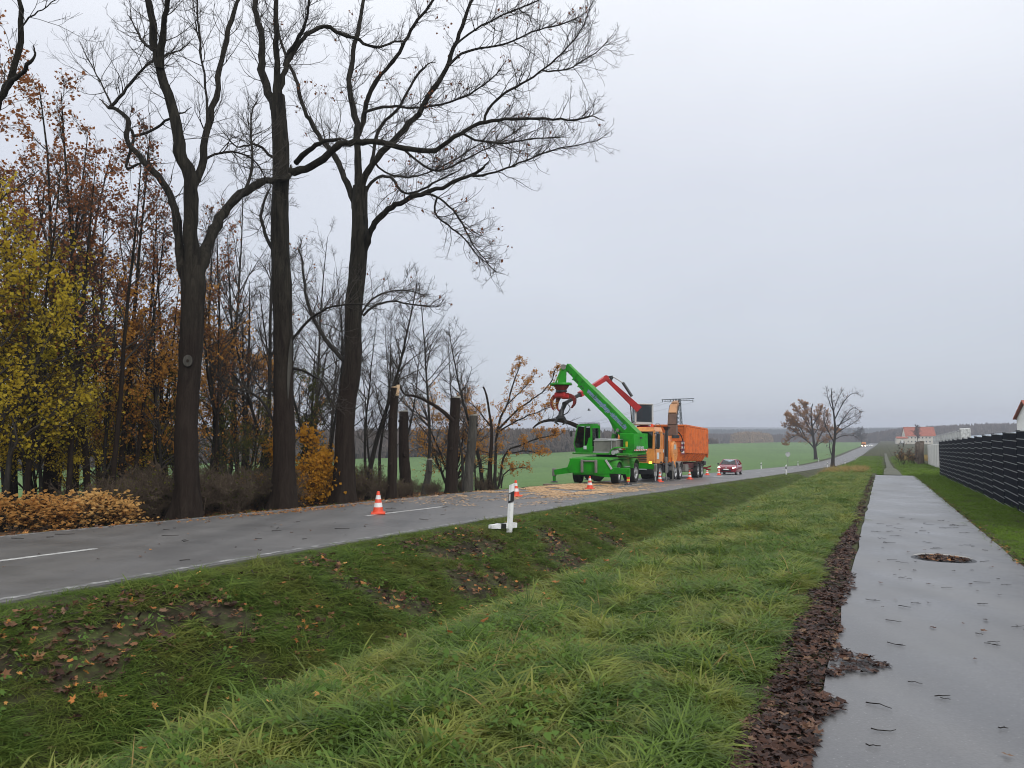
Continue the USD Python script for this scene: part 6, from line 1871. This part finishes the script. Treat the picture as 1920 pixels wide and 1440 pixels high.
for k, x in enumerate((-5.6, -2.8, 5.5)):
    a, b = np.array([py_[0] + x, py_[1], py_[2] - 1.0]), P(880 + 8 * k, 815, 760.0) + [0, 0, 2.0 * k]
    w = np.linspace(0, 1, 24)[:, None]
    pts = a * (1 - w) + b * w - np.array([0, 0, 1.]) * 26 * (w * (1 - w))
    solo('power_line', pipe(pts, .03, 4), 'pylon_steel', label=['power line from the outer end of the crossarm toward the woods', 'power line from the middle of the crossarm toward the woods', 'power line from the container end of the crossarm'][k], category='cable', group='power lines')

# ---- a bird in flight
bc = P(1104, 769, 60.0)
BD = Thing('bird', 'small dark bird flying below the green boom', 'bird', loc=bc)
bv, bf = as_mesh(lathe([(0, -.14), (.03, -.1), (.045, 0), (.03, .1), (.015, .16), (0, .17)], 10, 'x', (0, 0, 0)))[:2]
w1 = hull([(-.05, 0, .01), (.06, 0, .01), (-.02, .1, .1), (.05, .12, .12), (-.03, .2, .13), (0, 0, .02)])
w2 = hull([(-.05, 0, .01), (.06, 0, .01), (-.02, -.1, .1), (.05, -.12, .12), (-.03, -.2, .13), (0, 0, .02)])
BD.part('body', join((bv, bf), w1, w2), 'black_plastic')

# ---- trees far along the road, each with its own place
K_far_bare = wood_tree('far_bare_kind', 302, 9.0, .3, 34, .22, .42, None, 0, .18, barkmat='bark_wet', up=.05, wob=.02, l2=9, l3=7, thick=7)
def far_tree(kind, label, px, tau, sc, name='roadside_tree', rz=.4):
    s = np.arange(40, 560, .25)
    x, y = XY(t_of(np.full(s.shape, float(tau)), s), s)
    k = int(np.argmin(np.abs(960 + FPX * x / y - px)))
    copy_of(kind, name, label, 'tree', (x[k], y[k], float(H(x[k], y[k]))), rz, sc)
    return s[k], y[k]
great_tree(6, 'broad rust leaved tree on the field side of the far road', 1530, -17.4,
    ([(1531, 867), (1529, 853), (1528, 841), (1526, 830), (1524, 809), (1521, 783), (1524, 757)], 6.5, 1.5, 0),
    [([(1528, 842), (1511, 825), (1498, 815), (1483, 804), (1469, 799)], 3.5, 1, 2),
     ([(1526, 822), (1511, 791), (1498, 773), (1489, 760)], 3, 1, -2),
     ([(1529, 838), (1542, 809), (1550, 791), (1552, 772)], 3.5, 1, 2.5),
     ([(1498, 815), (1482, 822), (1472, 832)], 2, .8, 2.5, 1.2, 1.2),
     ([(1523, 800), (1535, 778), (1540, 762)], 2.5, 1, -2.5),
     ([(1511, 825), (1500, 800), (1484, 782), (1474, 778)], 2.5, 1, -3, 1.2, 1),
     ([(1521, 783), (1508, 766), (1503, 755)], 2, .8, 1),
     ([(1527, 835), (1520, 812), (1508, 802), (1480, 792)], 2.5, 1, 4),
     ([(1540, 812), (1560, 805), (1574, 808)], 2, .8, 3, 1.2, 2),
     ([(1529, 838), (1540, 830), (1556, 822)], 2, .8, -2),
     ([(1524, 805), (1512, 775), (1512, 758)], 2, .8, -1),
     ([(1526, 815), (1535, 795), (1532, 770)], 2, .8, 1.5),
     ([(1505, 820), (1490, 795), (1478, 788)], 2, .8, 1)],
    2.3, 5.5, flare=1.3, leafmat='leaf_orange', leaves=8000, lsize=.2, thick=3.0, per=3)
great_tree(7, 'taller nearly bare tree on the ditch side of the far road', 1561, -8.6,
    ([(1561, 879), (1562, 856), (1564, 830), (1566, 812), (1565, 791), (1562, 765), (1559, 744), (1560, 728)], 6.5, 1.2, 0),
    [([(1566, 809), (1576, 794), (1589, 775), (1600, 765), (1608, 768)], 3, .8, 1.5),
     ([(1565, 786), (1574, 768), (1587, 747), (1602, 737), (1613, 742)], 3, .8, -1.5),
     ([(1562, 770), (1553, 747), (1550, 730)], 2.5, .8, 1),
     ([(1566, 817), (1581, 804), (1602, 792), (1612, 782)], 2.5, .8, 2.5),
     ([(1564, 830), (1553, 809), (1545, 786), (1548, 766)], 3, 1, -2),
     ([(1562, 858), (1557, 846), (1555, 826)], 2.5, 1.2, .8),
     ([(1564, 826), (1578, 818), (1596, 816), (1607, 822)], 2, .8, -2),
     ([(1563, 772), (1570, 750), (1580, 732)], 2.2, .8, 1.6),
     ([(1566, 800), (1585, 790), (1605, 778), (1614, 772)], 2.2, .8, 3)],
    1.8, 5.5, flare=1.3, leaves=160, lsize=.16, thick=2.0, per=2)
far_tree(K_far_bare, 'distant bare round crowned tree beyond the lorry', 1623, -17.0, 1.25, rz=2.0)
copy_of(K_far_bare, 'farmyard_tree', 'dark bare tree standing in front of the farmhouse', 'tree', (at_Y(1718, 425)[0], 425, -7.6), .3, np.array([.8, .8, .98]))
K_bush2 = wood_tree('fence_bush_kind', 303, 2.9, .03, 8, .15, .3, 'leaf_rust', 150, .12, stems=10, wob=.05, l2=5, l3=4, thick=1.5)
x, y = XY(2.0, 88)
copy_of(K_bush2, 'bare_bush', 'bare brown bush where the mown strip ends beyond the fence', 'bush', (x, y, float(H(x, y))), .2, .8)
x, y = XY(2.9, 92)
copy_of(K_bush2, 'bare_bush', 'second bare bush leaning on the old upright logs', 'bush', (x, y, float(H(x, y))), 1.9, .6)

# ---- far woods, read as masses
def crown_lump(seed, r, h, conifer=False):
    rg = np.random.default_rng(seed)
    if conifer:
        pts, fs, at = [], [], 0
        for k in range(5):
            z0, z1, rr = h * (.08 + .17 * k), h * (.42 + .145 * k), r * (1 - .17 * k)
            n = 9
            a = np.arange(n) * 2 * PI / n + rg.uniform(0, 1)
            q = rr * np.where(np.arange(n) % 2, .6, 1.0) * rg.uniform(.8, 1.15, n)
            pts.append(np.vstack([np.stack([np.cos(a) * q, np.sin(a) * q, z0 + rg.normal(0, .02 * h, n)], 1), [[0, 0, z1]]]))
            fs.append(np.array([[at + j, at + (j + 1) % n, at + n] for j in range(n)]))
            at += n + 1
        return np.vstack(pts), np.vstack(fs)
    m = trimesh.creation.icosphere(3, 1.0)
    v = np.array(m.vertices)
    d = 1 + (meshkit.fbm(v * 2.2 + seed, 2, seed) - .5) * .9 + (meshkit.fbm(v * 7 + seed, 2, seed + 1) - .5) * .9
    v = v * d[:, None] * [r, r, h * .45] + [0, 0, h * .52]
    return v, np.array(m.faces)


look('far_decid', (.06, .05, .043), (.12, .095, .08), rough=.95, scale=.25, detail=6, spec=.1)
look('far_tan', (.17, .12, .07), (.24, .17, .1), rough=.95, scale=.3, detail=6, spec=.1)
look('far_conifer', (.018, .032, .028), (.03, .046, .04), rough=.95, scale=.2, detail=5, spec=.1)
lumps = [crown_lump(500 + k, .33, 1.0) for k in range(4)]
spires = [crown_lump(510 + k, .2, 1.0, True) for k in range(3)]


def wood_mass(name, label, seed, n, px0, px1, Yf, rows, ytop, jit, protos, mats, wide=1.0):
    """A wood between two columns; Yf(px) is the depth of its edge, ytop(px) the row of its tree tops."""
    rg = np.random.default_rng(seed)
    px = rg.uniform(px0, px1, n)
    Y = Yf(px) + rows * rg.uniform(0, 1, n) ** 1.5
    x = (px - 960) / FPX * Y
    zb = np.maximum(H(x, Y, False), -34)
    zt = 1.6 + (800 - ytop(px) - rg.uniform(0, jit, n)) / FPX * Y
    h = np.maximum(zt - zb, 2.0)
    pos = np.stack([x, Y, zb - .3], 1)
    wd = h * wide * rg.uniform(.8, 1.25, n)
    scatter(name, list(zip(protos, mats)), pos, quat_z(rg.uniform(0, 6.28, n)), np.stack([wd, wd, h], 1), rg.integers(0, len(protos), n), label=label)


E_ = lambda px: _edge(px)[0]
wood_mass('far_forest', 'grey brown leafless wood along the far edge of the field', 1, 4200, -500, 1345, lambda p: E_(p) + 8, 110, lambda p: np.interp(p, [-500, 0, 600, 1000, 1240, 1345], [812, 810, 808, 806, 810, 822]), 9, lumps, ['far_decid'] * 4, .62)
wood_mass('far_forest', 'brownish leafless wood in the dip beyond the field', 2, 2600, 1230, 1700, lambda p: 820 + 0 * p, 160, lambda p: np.interp(p, [1300, 1400, 1550, 1700], [814, 815, 815, 812]), 9, lumps, ['far_decid'] * 4, .5)
wood_mass('far_forest', 'tan coloured clump of trees in the dip beyond the field', 3, 160, 1372, 1445, lambda p: 790 + 0 * p, 30, lambda p: 811 + ((p - 1408) / 40) ** 2 * 4, 5, lumps, ['far_tan'] * 4, .5)
wood_mass('far_forest', 'dark blue green conifer wood on the distant rise', 4, 3800, 1240, 1760, lambda p: 1450 + 0 * p, 260, lambda p: np.interp(p, [1240, 1330, 1500, 1640, 1700, 1760], [803, 803, 803, 801, 800, 799]), 6, spires, ['far_conifer'] * 3, 1.0)
wood_mass('far_forest', 'brown wood on the slope behind the farmhouse and the fence', 5, 3000, 1610, 2300, lambda p: 760 + 0 * p, 200, lambda p: np.interp(p, [1610, 1680, 1750, 1850, 2300], [816, 805, 801, 797, 796]), 8, lumps, ['far_decid'] * 4, .5)
look('far_hill', (.05, .06, .06), (.07, .075, .075), rough=.95, scale=.01)
hp = np.linspace(-900, 2700, 90)
hy = 2350.0
hxs = (hp - 960) / FPX * hy
ht = 1.6 + (800 - (799.5 + 3.5 * meshkit.fbm(np.stack([hp / 260, 0 * hp, 0 * hp], -1), 3, 3))) / FPX * hy
hv = np.concatenate([np.stack([hxs, 0 * hxs + hy - 200, 0 * hxs - 34], 1), np.stack([hxs, 0 * hxs + hy, ht], 1), np.stack([hxs, 0 * hxs + hy + 150, ht - 6], 1)])
n = len(hp)
i = np.arange(n - 1)
hf = np.concatenate([np.stack([i + o, i + 1 + o, i + 1 + n + o, i + n + o], 1) for o in (0, n)])
solo('hills', (hv, hf), 'far_hill', kind='structure', label='low wooded ridge on the horizon')

hz = trimesh.creation.box((6800, 5600, 62))
hz.apply_translation((0, 1300, 26 - 62 / 2))
solo('haze', hz, 'haze_look', kind='stuff', label='thin grey autumn haze over the land')
